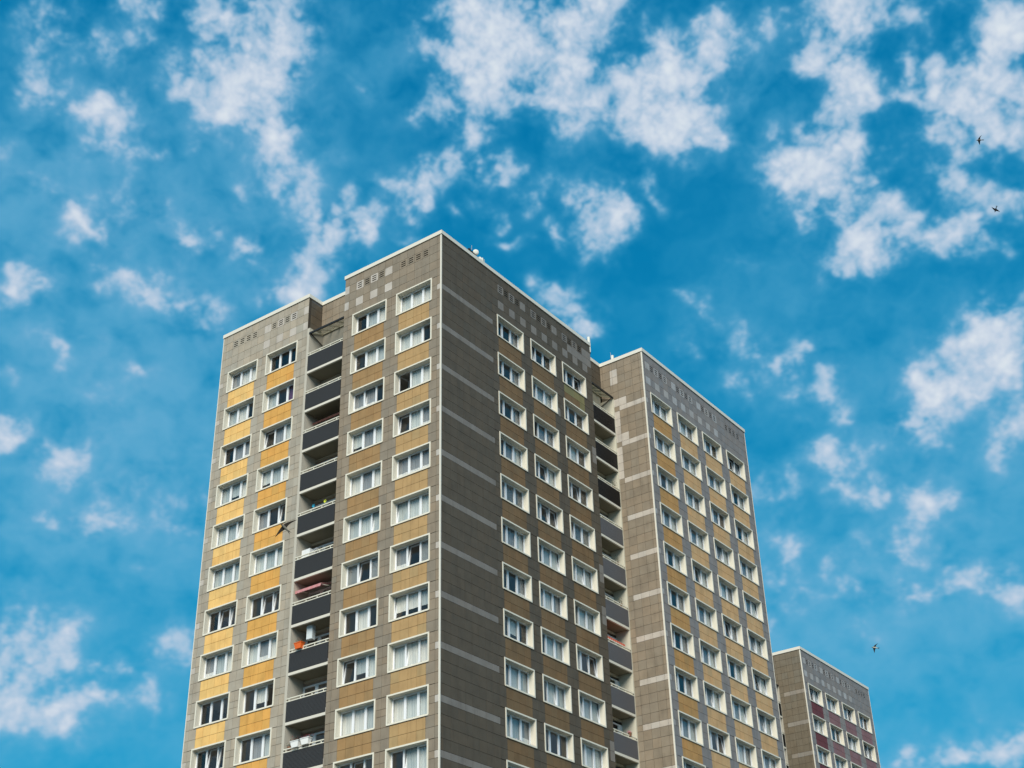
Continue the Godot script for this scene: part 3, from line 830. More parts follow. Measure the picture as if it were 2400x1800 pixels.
func palette() -> void:
	grime = make_grime()
	tones = {
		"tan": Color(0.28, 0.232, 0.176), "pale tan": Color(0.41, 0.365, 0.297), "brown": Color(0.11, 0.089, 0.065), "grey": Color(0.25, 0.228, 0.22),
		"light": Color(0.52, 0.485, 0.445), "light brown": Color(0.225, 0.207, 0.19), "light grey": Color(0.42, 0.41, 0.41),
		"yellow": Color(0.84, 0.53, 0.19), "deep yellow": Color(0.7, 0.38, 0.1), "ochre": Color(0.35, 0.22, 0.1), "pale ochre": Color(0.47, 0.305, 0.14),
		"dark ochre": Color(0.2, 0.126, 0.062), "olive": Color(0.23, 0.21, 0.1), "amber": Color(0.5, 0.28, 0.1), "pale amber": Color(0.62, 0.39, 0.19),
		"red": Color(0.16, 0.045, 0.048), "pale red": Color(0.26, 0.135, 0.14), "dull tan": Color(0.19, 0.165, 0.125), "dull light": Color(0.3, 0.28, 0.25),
	}
	paint("surround", Color(0.75, 0.71, 0.6), 0.55)
	paint("added_sill", Color(0.1, 0.1, 0.1), 0.7)  # dark, so the added plate throws little light up the reveal
	paint("pvc", Color(0.82, 0.84, 0.86), 0.35)
	paint("coping", Color(0.74, 0.7, 0.61), 0.5)
	paint("backing", Color(0.05, 0.042, 0.032), 0.95)
	paint("plaster", Color(0.5, 0.47, 0.4), 0.9)
	paint("cream", Color(0.62, 0.59, 0.48), 0.85)
	paint("slab", Color(0.66, 0.63, 0.55), 0.85)
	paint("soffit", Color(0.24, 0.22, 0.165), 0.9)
	paint("rail", Color(0.74, 0.71, 0.6), 0.5)
	paint("charcoal", Color(0.05, 0.049, 0.05), 0.55)
	paint("black panel", Color(0.008, 0.008, 0.009), 0.5)
	paint("slate", Color(0.14, 0.142, 0.155), 0.5)
	paint("interior", Color(0.3, 0.27, 0.23), 0.95)
	paint("ceiling", Color(0.5, 0.48, 0.45), 0.95)
	paint("dark metal", Color(0.02, 0.02, 0.02), 0.5)
	paint("canopy bar", Color(0.42, 0.4, 0.3), 0.6)
	paint("roof", Color(0.1, 0.1, 0.1), 0.95)
	for i in 3:
		var c := paint("sheer%d" % i, [Color(0.55, 0.6, 0.58), Color(0.42, 0.48, 0.48), Color(0.66, 0.67, 0.62)][i], 0.9)
		c.backlight_enabled = true; c.backlight = Color(0.3, 0.3, 0.3)
	paint("grey curtain", Color(0.26, 0.28, 0.29), 0.9)
	paint("purple curtain", Color(0.09, 0.035, 0.1), 0.9)
	paint("lace", Color(0.66, 0.67, 0.64), 0.9)
	paint("blind", Color(0.5, 0.55, 0.55), 0.6)
	var g := paint("glass", Color(0.1, 0.12, 0.12), 0.02, 0.38)
	g.transparency = BaseMaterial3D.TRANSPARENCY_ALPHA
	g.albedo_color.a = 0.02
	var cg := paint("canopy glass", Color(0.3, 0.36, 0.28), 0.25, 0.6)
	cg.transparency = BaseMaterial3D.TRANSPARENCY_ALPHA
	cg.albedo_color.a = 0.55

# what each tile of the left-facing fronts of the near tower looks like
func tone_front(block: int) -> Callable:
	return func(col: int, s: int, r: int, a: float) -> Array:
		var u := a / TW - (0.0 if block == 0 else 0.146)
		var k := int(floor(u - 0.55)) + 1          # 0 the half tile at the right corner, then whole tiles
		var wall := ["tan_tile", "tan" if block == 0 else "pale tan"]
		var light := ["light_tile", "light"]
		if s < 0:
			if block == 0:
				if r == 1:
					if k >= 2 and k <= 5: return ["vent_tile", "tan", true]
					if k >= 8 and k <= 11: return ["vent_tile", "light" if k in [9, 11] else "tan", true]
					if k in [7, 13]: return light
				if r == 3 and k in [7, 9, 11, 13]: return light
			else:
				if r == 1:
					if k >= 2 and k <= 5: return ["vent_tile", "light" if k in [2, 4] else "pale tan", true]
					if k >= 8 and k <= 11: return ["vent_tile", "pale tan", true]
					if k in [0, 6]: return light
				if r == 3 and k in [0, 2, 4, 6]: return light
			return wall
		if r == 0 and k == (0 if block == 0 else 13): return light
		# coloured spandrels under every window
		var w := ""
		if k >= 2 and k <= 5: w = "pale ochre" if block == 0 else "deep yellow"
		if k >= 8 and k <= 11: w = "ochre" if block == 0 else "yellow"
		if w and (r == 2 or r == 3): return ["yellow_tile", w]
		if w and r == 4: return ["yellow_tile", w]
		return wall

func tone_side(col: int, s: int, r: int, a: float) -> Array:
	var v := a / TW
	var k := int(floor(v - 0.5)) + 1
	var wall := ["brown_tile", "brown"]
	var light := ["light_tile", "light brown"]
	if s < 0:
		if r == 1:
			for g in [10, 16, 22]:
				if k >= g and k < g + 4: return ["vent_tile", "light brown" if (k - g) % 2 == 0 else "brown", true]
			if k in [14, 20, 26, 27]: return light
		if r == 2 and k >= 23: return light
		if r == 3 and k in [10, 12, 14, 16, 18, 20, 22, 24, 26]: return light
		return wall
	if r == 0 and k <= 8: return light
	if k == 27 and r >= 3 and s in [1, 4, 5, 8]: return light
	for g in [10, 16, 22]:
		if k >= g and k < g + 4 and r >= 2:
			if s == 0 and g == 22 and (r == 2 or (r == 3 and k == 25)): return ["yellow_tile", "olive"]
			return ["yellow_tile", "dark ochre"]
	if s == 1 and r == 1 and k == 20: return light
	return wall

func tone_rear_front(dull: bool) -> Callable:
	return func(col: int, s: int, r: int, a: float) -> Array:
		var u := a / TW
		var k := int(floor(u - 0.55)) + 1
		var wall := ["tan_tile", "dull tan" if dull else "tan"]
		var light := ["light_tile", "dull light" if dull else "light"]
		if s < 0:
			if not dull and k == 4 and r in [1, 2]: return light
			if not dull and k in [3, 4] and r == 5: return light
			return wall
		if r == 0 and k <= 3: return light
		if not dull and s <= 1 and k >= 4 and r >= 1: return light
		if not dull and s == 0 and k == 3 and r == 4: return light
		return wall

func tone_rear_side(colours: Array, whole: String) -> Callable:
	return func(col: int, s: int, r: int, a: float) -> Array:
		var v := a / TW
		var k := int(floor(v - 0.5)) + 1
		var wall := [whole, "grey"]
		var light := ["light_tile", "light grey"]
		if s < 0:
			if r == 1:
				for g in [2, 8, 14]:
					if k >= g and k < g + 4: return ["vent_tile", "light grey" if (k - g) % 2 == 1 else "grey", true]
				if k >= 20 and k < 24: return ["vent_tile", "grey", true]
				if k in [1, 7, 13]: return light
			if r == 3 and k % 2 == 1 and k <= 17: return light
			return wall
		if r == 0 and k == 0: return light
		for i in 4:
			var g := 2 + 6 * i
			if k >= g and k < g + 4 and r >= 2: return [colours[2], colours[0] if i == 0 else colours[1]]
		return wall

func moved(f: Face, d: Vector3) -> Face:
	return Face.new(f.o + d, f.n, f.sgn)

func tall_tower(inv: Transform3D) -> void:
	var up := Vector3(0, TOP, 0)
	var t := thing("apartment_tower", "tall prefabricated apartment tower with yellow spandrels, white window surrounds and two balcony columns", "apartment tower")
	var front := Face.new(up, Vector3.BACK, -1.0)
	var left := Face.new(up + Vector3(-11.0, 0, 0), Vector3.BACK, -1.0)
	var side := Face.new(up, Vector3.RIGHT, 1.0)
	var rear_front := Face.new(up + Vector3(2.487, 0, -19.06), Vector3.BACK, -1.0)
	var rear_side := Face.new(up + Vector3(2.487, 0, -19.06), Vector3.RIGHT, 1.0)
	var wn := 7.836
	var wl := 7.92
	var ws := 16.27
	var wr := 14.98
	var rows := 12
	var win_front := window_rects(0.713, 2, rows)
	var win_left := window_rects(0.087 + 0.713, 2, rows)
	var win_side := window_rects(5.523, 3, rows)
	var win_rear := window_rects(0.712, 4, rows)
	var gap_rear := [[4.27 * TW, 9.0, -2.95, -200.0]]
	# cladding
	clad(front, span(0.55 * TW, 13, 0.0, wn), TOP, win_front, [], tone_front(0), inv)
	clad(left, span(0.087 + 0.55 * TW, 13, 0.0, wl), TOP, win_left, [], tone_front(1), inv)
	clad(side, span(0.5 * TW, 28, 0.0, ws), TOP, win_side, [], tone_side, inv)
	clad(rear_front, [0.0, 0.55 * TW, 1.55 * TW, 2.55 * TW, 3.55 * TW, 4.25 * TW, 4.55 * TW, 5.55 * TW, 5.87 * TW], TOP, [], gap_rear, tone_rear_front(false), inv)
	clad(rear_side, span(0.5 * TW, 26, 0.0, wr), TOP, win_rear, [], tone_rear_side(["amber", "pale amber", "yellow_tile"], "grey_tile"), inv)
	# the set-back parapets above the two balcony columns, and the return beside the left one
	var attic_left := Face.new(up + Vector3(-11.0, 0, -1.23), Vector3.BACK, 1.0)
	clad(attic_left, [0.0, 0.6 * TW, 1.6 * TW, 2.6 * TW, 3.6 * TW, 4.6 * TW, 3.164], 2.3, [], [[-9.0, 99.0, -2.42, -99.0]], func(_c: int, _s: int, _r: int, _a: float) -> Array: return ["tan_tile", "tan"], inv)
	var return_left := Face.new(up + Vector3(-11.0, 0, 0), Vector3.RIGHT, 1.0)
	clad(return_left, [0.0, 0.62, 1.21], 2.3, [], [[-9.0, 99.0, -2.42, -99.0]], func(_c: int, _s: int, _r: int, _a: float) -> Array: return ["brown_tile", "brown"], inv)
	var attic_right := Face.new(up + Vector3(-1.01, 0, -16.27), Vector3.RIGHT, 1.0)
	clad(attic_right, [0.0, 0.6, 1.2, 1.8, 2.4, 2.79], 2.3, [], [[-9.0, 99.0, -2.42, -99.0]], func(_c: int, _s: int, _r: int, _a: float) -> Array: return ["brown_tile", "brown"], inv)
	lay_tiles(t, 300)
	# structural walls
	var b := Buf.new()
	backing(front, 0.22, wn, TOP, win_front, [], b)
	backing(left, 0.0, wl, TOP, win_left, [], b)
	backing(side, 0.034, ws, TOP, win_side, [], b)
	backing(rear_front, 0.22, 3.5, TOP, [], gap_rear, b)
	backing(rear_side, 0.034, wr, TOP, win_rear, [], b)
	b.box(Vector3(-11.0, TOP - 2.4, -1.45), Vector3(-7.836, TOP, -1.264))
	b.box(Vector3(-11.22, TOP - 2.42, -1.264), Vector3(-11.034, TOP, -0.25))
	b.box(Vector3(-1.23, TOP - 2.42, -19.0), Vector3(-1.044, TOP, -16.3))
	# ends and backs that face away from the camera
	b.box(Vector3(-18.92, 0, -16.5), Vector3(-18.7, TOP, -0.25))
	b.box(Vector3(-18.7, 0, -16.5), Vector3(-9.5, TOP, -16.28))
	b.box(Vector3(-9.5, 0, -34.04), Vector3(-9.28, TOP, -16.5))
	b.box(Vector3(-9.28, 0, -34.04), Vector3(2.25, TOP, -33.82))
	obj("wall", b.mesh(), mats["backing"], t)
	# loggia side walls and back walls
	var p := Buf.new()
	p.box(Vector3(-11.0, 0, -1.25), Vector3(-10.8, TOP - 2.42, -0.005))
	p.box(Vector3(-7.836, 0, -1.25), Vector3(-7.65, TOP, -0.24))
	for k in 13:
		var fl := TOP - 5.73 - STOREY * k
		var hgt := 0.12 if k > 0 else 0.83
		p.box(Vector3(-10.8, fl + 2.52, -1.4), Vector3(-7.836, fl + 2.52 + hgt, -1.25))
		p.box(Vector3(-10.8, fl - 0.16, -1.4), Vector3(-7.836, fl, -1.252))
	obj("loggia_wall", p.mesh(), mats["plaster"], t)
	var c := Buf.new()
	c.box(Vector3(-1.05, 0, -19.09), Vector3(-0.03, TOP - 2.95, -18.95))
	c.box(Vector3(-1.05, 0, -16.27), Vector3(-0.24, TOP - 2.42, -16.1))
	for k in 13:
		var fl := TOP - 5.73 - STOREY * k
		var hgt := 0.12 if k > 0 else 0.83
		c.box(Vector3(-1.2, fl + 2.52, -18.95), Vector3(-1.05, fl + 2.52 + hgt, -16.27))
		c.box(Vector3(-1.2, fl - 0.16, -18.95), Vector3(-1.052, fl, -16.27))
	obj("loggia_wall", c.mesh(), mats["cream"], t)
	interior(t, Vector3(0, TOP, 0))
	# roofs and copings
	var roof := Buf.new()
	roof.box(Vector3(-7.8, TOP - 0.2, -16.2), Vector3(-0.25, TOP - 0.05, -0.25))
	roof.box(Vector3(-11.0, TOP - 0.2, -16.2), Vector3(-7.8, TOP - 0.05, -1.4))
	roof.box(Vector3(-18.7, TOP - 0.2, -16.2), Vector3(-11.0, TOP - 0.05, -0.25))
	roof.box(Vector3(-9.28, TOP - 0.2, -33.8), Vector3(-1.25, TOP - 0.05, -16.2))
	roof.box(Vector3(-1.25, TOP - 0.2, -33.8), Vector3(2.25, TOP - 0.05, -19.3))
	obj("roof", roof.mesh(), mats["roof"], t)
	var cp := Buf.new()
	var h := 0.265
	var e := 0.055
	cp.box(Vector3(-7.836 - e, TOP, -0.3), Vector3(e, TOP + h, e))
	cp.box(Vector3(-0.3, TOP, -16.27 - e), Vector3(e, TOP + h, -0.3))
	cp.box(Vector3(-7.836 - e, TOP, -1.23 + e), Vector3(-7.6, TOP + h, -0.3))
	cp.box(Vector3(-11.0 + e, TOP, -1.53), Vector3(-7.6, TOP + h, -1.23 + e))
	cp.box(Vector3(-11.3, TOP, -1.53), Vector3(-11.0 + e, TOP + h, -0.3))
	cp.box(Vector3(-18.92 - e, TOP, -0.3), Vector3(-11.0 + e, TOP + h, e))
	cp.box(Vector3(-18.92 - e, TOP, -16.5), Vector3(-18.62, TOP + h, -0.3))
	cp.box(Vector3(-1.31, TOP, -19.06 + e), Vector3(-1.01 + e, TOP + h, -16.27))
	cp.box(Vector3(-1.31, TOP, -16.27), Vector3(-0.3, TOP + h, -16.0))
	cp.box(Vector3(-1.31, TOP, -19.36), Vector3(2.487 + e, TOP + h, -19.06 + e))
	cp.box(Vector3(2.187, TOP, -34.04 - e), Vector3(2.487 + e, TOP + h, -19.36))
	cp.box(Vector3(-9.5, TOP, -34.04 - e), Vector3(2.187, TOP + h, -33.74))
	obj("coping", cp.mesh(), mats["coping"], t)
	for q in [Vector3(0, 0, 0), Vector3(2.487, 0, -19.06)]: corner_strip(q, t)
	obj("corner_strip", box_mesh(Vector3(-18.935, 0, -0.03), Vector3(-18.885, TOP, 0.012)), mats["coping"], t)
	obj("corner_strip", box_mesh(Vector3(2.46, 0, -34.055), Vector3(2.499, TOP, -34.005)), mats["coping"], t)
	# windows, column by column from the right corner of each front, top to bottom
	var looks_front := ["ccc ccd occ Dcl lll Ccc lDb Hhh cCc ccc dCc dcc", "dcc dcc lLd hgc cgc ccC bDb dcd Dhc ccc dDd ccc"]
	var looks_left := ["ddd cdp Dgc hcc gdD ccc dDD clc dho dgc ccd ccc", "gcc ccd dgl chc ccC ccc dDD lcc ddd dDD ccd ccc"]
	var looks_side := ["ddg ddg ddg dlc bbb ggc ddl dhd gcc ccl ccc ccc", "Ddd gcc Ogg dDc cDD dcC ccg dcc dCc ddd ccc ccc", "ddD ddd ocd dDd Dbb cCc occ cdD CcC ccc ccc ccc"]
	put_windows(front, 0.713, looks_front, t)
	put_windows(left, 0.087 + 0.713, looks_left, t)
	put_windows(side, 5.523, looks_side, t)
	put_windows(rear_side, 0.712, random_looks(4, rows), t)
	# balconies
	var bl := Face.new(up + Vector3(-10.8, 0, 0), Vector3.BACK, 1.0)
	var br := Face.new(up + Vector3(-0.04, 0, -16.27), Vector3.RIGHT, 1.0)
	for k in 12:
		balcony(bl, 2.964, -4.39 - STOREY * k, 1.25, "charcoal", k, t)
		balcony(br, 2.68, -4.39 - STOREY * k, 1.01, "black panel" if k < 3 else "slate", k, t)
		loggia_glazing(bl, 2.964, -5.73 - STOREY * k, 1.25, t)
		loggia_glazing(br, 2.68, -5.73 - STOREY * k, 1.01, t)
	canopy(bl, 2.964, -2.86, -2.36, 1.25, true, t)
	canopy(br, 2.68, -2.9, -2.45, 1.01, false, t)

func put_windows(f: Face, a0: float, looks: Array, parent: Node3D) -> void:
	for c in looks.size():
		var rows: PackedStringArray = looks[c].split(" ")
		for k in rows.size():
			window(f, a0 + c * 6.0 * TW, WIN_TOP - STOREY * k, rows[k], parent)

func random_looks(cols: int, rows: int) -> Array:
	var out := []
	for c in cols:
		var s := []
		for k in rows:
			var w := ""
			var fam: String = ["ddg", "dcg", "cgd", "dlc", "ggc", "cdd", "dgc", "gdc"][rng.randi() % 8]
			for i in 3:
				var ch := fam[i]
				if rng.randf() < 0.2: ch = ch.to_upper()
				w += ch
			s.append(w)
		out.append(" ".join(s))
	return out

func corner_strip(at: Vector3, parent: Node3D, top := TOP) -> void:
	var b := Buf.new()
	b.box(Vector3(at.x - 0.085, 0, at.z - 0.03), Vector3(at.x + 0.012, top - 0.002, at.z + 0.012))
	b.box(Vector3(at.x - 0.03, 0, at.z - 0.05), Vector3(at.x + 0.012, top - 0.002, at.z - 0.03))
	obj("corner_strip", b.mesh(), mats["coping"], parent)

# floors and the dark cores of the flats, so that windows look into rooms
func interior(t: Node3D, d: Vector3) -> void:
	var core := Buf.new()
	core.box(Vector3(-7.8, 0, -16.2), Vector3(-4.2, d.y - 0.3, -4.2))
	core.box(Vector3(-18.6, 0, -16.2), Vector3(-11.1, d.y - 0.3, -4.2))
	core.box(Vector3(-11.1, 0, -16.2), Vector3(-7.8, d.y - 0.3, -4.4))
	core.box(Vector3(-7.8, 0, -19.0), Vector3(-4.2, d.y - 0.3, -16.2))
	core.box(Vector3(-9.2, 0, -33.7), Vector3(-2.0, d.y - 0.3, -19.2))
	obj("core", core.mesh(), mats["interior"], t)
	var fl := Buf.new()
	var y := d.y - 5.7
	while y > 1.0:
		fl.box(Vector3(-7.6, y, -16.0), Vector3(-0.23, y + 0.2, -0.23))
		fl.box(Vector3(-18.65, y, -16.0), Vector3(-11.2, y + 0.2, -0.23))
		fl.box(Vector3(-11.2, y, -16.0), Vector3(-7.6, y + 0.2, -1.5))
		fl.box(Vector3(-9.2, y, -33.75), Vector3(-1.3, y + 0.2, -16.0))
		fl.box(Vector3(-1.3, y, -33.75), Vector3(2.25, y + 0.2, -19.3))
		y -= STOREY
	obj("floor_slab", fl.mesh(), mats["ceiling"], t)

func far_tower(inv: Transform3D) -> void:
	# the same kind of tower, farther off and lower; only its rear block shows
	var t := thing("apartment_tower", "farther lower apartment tower with dark red spandrels beyond the tall one", "apartment tower")
	var top := TOP - 7.91
	var cx := -6.87
	var cz := -60.24
	var front := Face.new(Vector3(cx, top, cz), Vector3.BACK, -1.0)
	var side := Face.new(Vector3(cx, top, cz), Vector3.RIGHT, 1.0)
	var rows := 6
	var wins := window_rects(0.712, 4, rows)
	var gap := [[4.27 * TW, 9.0, -2.95, -200.0]]
	clad(front, [0.0, 0.55 * TW, 1.55 * TW, 2.55 * TW, 3.55 * TW, 4.25 * TW, 4.55 * TW, 5.55 * TW, 5.87 * TW], top, [], gap, tone_rear_front(true), inv)
	clad(side, span(0.5 * TW, 26, 0.0, 14.98), top, wins, [], tone_rear_side(["red", "pale red", "red_tile"], "grey_tile"), inv)
	lay_tiles(t, 300)
	var b := Buf.new()
	backing(front, 0.22, 3.5, top, [], gap, b)
	backing(side, 0.034, 14.98, top, wins, [], b)
	var o := Vector3(cx - 2.487, 0, cz + 19.06)
	b.box(o + Vector3(-9.5, 0, -34.04), o + Vector3(-9.28, top, -19.1))
	b.box(o + Vector3(-9.28, 0, -34.04), o + Vector3(2.25, top, -33.82))
	b.box(o + Vector3(-9.28, 0, -16.27), o + Vector3(0, top, -0.25))
	b.box(o + Vector3(-9.28, top - 2.42, -19.0), o + Vector3(-1.03, top, -16.27))
	obj("wall", b.mesh(), mats["backing"], t)
	var c := Buf.new()
	c.box(o + Vector3(-1.05, 0, -19.09), o + Vector3(-0.03, top - 2.95, -18.95))
	for k in 14:
		var fl := top - 5.73 - STOREY * k
		if fl < 0.5: break
		c.box(o + Vector3(-1.2, fl + 2.52, -18.95), o + Vector3(-1.05, fl + 2.64, -16.27))
	obj("loggia_wall", c.mesh(), mats["plaster"], t)
	var core := Buf.new()
	core.box(o + Vector3(-9.2, 0, -33.7), o + Vector3(-2.0, top - 0.3, -19.2))
	core.box(o + Vector3(-9.2, 0, -19.2), o + Vector3(-3.5, top - 0.3, -16.3))
	obj("core", core.mesh(), mats["interior"], t)
	var fs := Buf.new()
	var y := top - 5.7
	while y > 1.0:
		fs.box(o + Vector3(-2.0, y, -33.75), o + Vector3(2.25, y + 0.2, -19.3))
		y -= STOREY
	obj("floor_slab", fs.mesh(), mats["ceiling"], t)
	obj("roof", box_mesh(o + Vector3(-9.28, top - 0.2, -33.8), o + Vector3(2.25, top - 0.05, -19.3)), mats["roof"], t)
	var cp := Buf.new()
	var e := 0.055
	var h := 0.265
	cp.box(o + Vector3(-9.5, top, -19.36), o + Vector3(2.487 + e, top + h, -19.06 + e))
	cp.box(o + Vector3(2.187, top, -34.04 - e), o + Vector3(2.487 + e, top + h, -19.36))
	cp.box(o + Vector3(-9.5, top, -34.04 - e), o + Vector3(2.187, top + h, -33.74))
	obj("coping", cp.mesh(), mats["coping"], t)
	corner_strip(Vector3(cx, 0, cz), t, top)
	obj("corner_strip", box_mesh(o + Vector3(2.46, 0, -34.055), o + Vector3(2.499, top, -34.005)), mats["coping"], t)
	put_windows(side, 0.712, random_looks(4, rows), t)
	var br := Face.new(o + Vector3(-0.04, top, -16.27), Vector3.RIGHT, 1.0)
	for k in 6:
		balcony(br, 2.68, -4.39 - STOREY * k, 1.01, "black panel", k, t)
		loggia_glazing(br, 2.68, -5.73 - STOREY * k, 1.01, t)
	canopy(br, 2.68, -2.9, -2.45, 1.01, false, t)

# ------------------------------------------------------------------ roof gear
func roof_gear() -> void:
	var white := paint("antenna white", Color(0.72, 0.72, 0.66), 0.5)
	var dark: Material = mats["dark metal"]
	var grey := paint("antenna grey", Color(0.35, 0.36, 0.37), 0.5)
	var roof := TOP - 0.05
	# round dish on its mast
	var face_out := Vector3(0.72, -0.1, 0.69).normalized()
	var turn := Basis(Quaternion(Vector3.UP, face_out))
	for d in [[Vector3(-0.9, TOP + 1.69, -4.6), 0.19, "round white microwave dish on the roof edge, higher of the two"], [Vector3(-0.9, TOP + 1.36, -4.98), 0.16, "smaller round white dish low behind the roof coping"]]:
		var at: Vector3 = d[0]
		var r: float = d[1]
		var t := thing("microwave_dish", d[2], "antenna", Transform3D(Basis.IDENTITY, Vector3(at.x - 0.2, roof, at.z - 0.2)), "dishes on the tower roof")
		var local := at - Vector3(at.x - 0.2, roof, at.z - 0.2)
		var drum := Buf.new()
		drum.lathe(local, [Vector2(0, 0.09), Vector2(r * 0.6, 0.08), Vector2(r * 0.97, 0.05), Vector2(r, 0.03), Vector2(r, -0.1), Vector2(r * 0.5, -0.15), Vector2(0, -0.16)], 28, turn)
		obj("drum", drum.mesh(), white, t)
		var mast := Buf.new()
		mast.tube([Vector3.ZERO, Vector3(0, local.y + 0.25, 0)], [0.035, 0.035])
		mast.bar(Vector3(0, local.y, 0), local - face_out * 0.12, 0.07, 0.09)
		mast.bar(Vector3(0, 0.3, 0), Vector3(-0.5, 0, -0.4), 0.04, 0.04)
		obj("mast", mast.mesh(), dark, t)
	# small boxes and bars of radio gear left of the dish
	var g := thing("radio_unit", "dark radio units on a bar left of the roof dishes", "antenna", Transform3D(Basis.IDENTITY, Vector3(-0.95, roof, -4.1)))
	var gb := Buf.new()
	gb.tube([Vector3.ZERO, Vector3(0, 1.75, 0)], [0.025, 0.025])
	gb.bar(Vector3(0, 1.62, 0.2), Vector3(0, 1.58, -0.55), 0.05, 0.05)
	gb.box(Vector3(-0.06, 1.45, 0.08), Vector3(0.06, 1.68, 0.2)); gb.box(Vector3(-0.06, 1.42, -0.22), Vector3(0.06, 1.62, -0.1)); gb.box(Vector3(-0.06, 1.35, -0.42), Vector3(0.06, 1.56, -0.3))
	obj("bracket", gb.mesh(), dark, g)
	obj("rod", box_mesh(Vector3(-0.015, 1.75, -0.16), Vector3(0.015, 2.1, -0.13)), grey, g)
	var eq := thing("equipment_box", "pale rooftop equipment box right of the dishes", "equipment box", Transform3D(Basis(Vector3.UP, 0.2), Vector3(-0.95, roof, -5.32)))
	obj("cabinet", box_mesh(Vector3(-0.12, 1.24, -0.14), Vector3(0.12, 1.62, 0.14)), white, eq)
	obj("stand", box_mesh(Vector3(-0.09, 0, -0.1), Vector3(0.09, 1.24, 0.08)), dark, eq)
	# two tall panel antennas
	for q in [[Vector3(-1.42, roof, -18.42), 1.1, 2.38, "tall white panel antenna on the roof beside the right balcony column"], [Vector3(-0.95, roof, -20.75), 0.55, 1.78, "shorter white panel antenna behind the coping of the rear block"]]:
		var t := thing("panel_antenna", q[3], "antenna", Transform3D(Basis(Vector3.UP, 0.65), q[0]), "panel antennas on the tower roof")
		var y0: float = q[1]
		var y1: float = q[2]
		var pb := Buf.new()
		pb.tube([Vector3(0.02, y0, 0.13), Vector3(0.02, y0 + 0.02, 0.13), Vector3(0.02, y1 - 0.02, 0.13), Vector3(0.02, y1, 0.13)], [0.09, 0.115, 0.115, 0.09], 12)
		obj("housing", pb.mesh(), white, t)
		var m := Buf.new()
		m.tube([Vector3(-0.07, 0, -0.08), Vector3(-0.07, y1 - 0.05, -0.08)], [0.03, 0.03])
		m.bar(Vector3(-0.07, y1 - 0.25, -0.08), Vector3(0.02, y1 - 0.25, 0.06), 0.08, 0.1)
		m.bar(Vector3(-0.07, y0 + 0.15, -0.08), Vector3(0.02, y0 + 0.15, 0.06), 0.08, 0.1)
		m.box(Vector3(-0.07, y0 - 0.08, 0.04), Vector3(0.11, y0, 0.2))
		m.tube([Vector3(0.05, y0, 0.13), Vector3(0.06, y0 - 0.25, 0.1), Vector3(-0.02, y0 - 0.5, 0.0), Vector3(-0.06, 0, -0.04)], [0.018, 0.018, 0.018, 0.018], 6)
		m.tube([Vector3(-0.01, y0, 0.13), Vector3(0.0, y0 - 0.3, 0.08), Vector3(-0.06, y0 - 0.6, -0.02)], [0.015, 0.015, 0.015], 6)
		obj("mast", m.mesh(), dark, t)
		obj("rod", box_mesh(Vector3(-0.08, y1 - 0.05, -0.09), Vector3(-0.06, y1 + 0.4, -0.07)), grey, t)

# ------------------------------------------------------------------ things on the balconies
func leaves(b: Buf, at: Vector3, size: Vector3, n: int, leaf: float) -> void:
	for i in n:
		var p := at + Vector3(rng.randfn(0, 0.33) * size.x, absf(rng.randfn(0, 0.5)) * size.y, rng.randfn(0, 0.33) * size.z)
		var d := Vector3(rng.randf_range(-1, 1), rng.randf_range(-0.3, 1), rng.randf_range(-1, 1)).normalized()
		var s := d.cross(Vector3(0.3, 0.9, 0.2)).normalized() * leaf * 0.45
		var nn := s.cross(d).normalized()
		b.quad(p - d * leaf, p - s, p + d * leaf, p + s, nn)

func awning(called: String, label: String, at: Transform3D, w: float, run: float, drop: float, skirt: float, base: Color, stripe: Color, stripes: int) -> void:
	# local: x along the front, z outward; back edge at z = -run, front edge at z = 0
	var t := thing(called, label, "awning", at)
	var fab := paint(label + " a", base, 0.9)
	var fab2 := paint(label + " b", stripe, 0.9)
	for m: StandardMaterial3D in [fab, fab2]:
		m.backlight_enabled = true; m.backlight = m.albedo_color * 0.7
	var bufs := [Buf.new(), Buf.new()]
	var n := stripes * 2
	for i in n:
		var x0 := w * i / n
		var x1 := w * (i + 1) / n
		var b: Buf = bufs[i % 2]
		b.quad(Vector3(x0, drop, -run), Vector3(x1, drop, -run), Vector3(x1, 0, 0), Vector3(x0, 0, 0), Vector3(0, run, drop).normalized())
		# scalloped skirt
		for j in 4:
			var u0 := x0 + (x1 - x0) * j / 4.0
			var u1 := x0 + (x1 - x0) * (j + 1) / 4.0
			var s0 := -skirt * (0.78 + 0.22 * absf(sin(u0 * PI / 0.2)))
			var s1 := -skirt * (0.78 + 0.22 * absf(sin(u1 * PI / 0.2)))
			b.quad(Vector3(u0, 0, 0), Vector3(u1, 0, 0), Vector3(u1, s1, 0.01), Vector3(u0, s0, 0.01), Vector3.BACK)
	obj("fabric", bufs[0].mesh(), fab, t)
	obj("stripe", bufs[1].mesh(), fab2, t)
	var f := Buf.new()
	f.bar(Vector3(0, -0.012, -0.025), Vector3(w, -0.012, -0.025), 0.035, 0.02)
	for x in [0.15, w - 0.15]:
		f.bar(Vector3(x, -0.02, -0.03), Vector3(x + 0.2, drop - 0.35, -run * 0.55), 0.03, 0.03)
		f.bar(Vector3(x + 0.2, drop - 0.35, -run * 0.55), Vector3(x, drop - 0.1, -run), 0.03, 0.03)
	obj("arm", f.mesh(), mats["rail"], t)

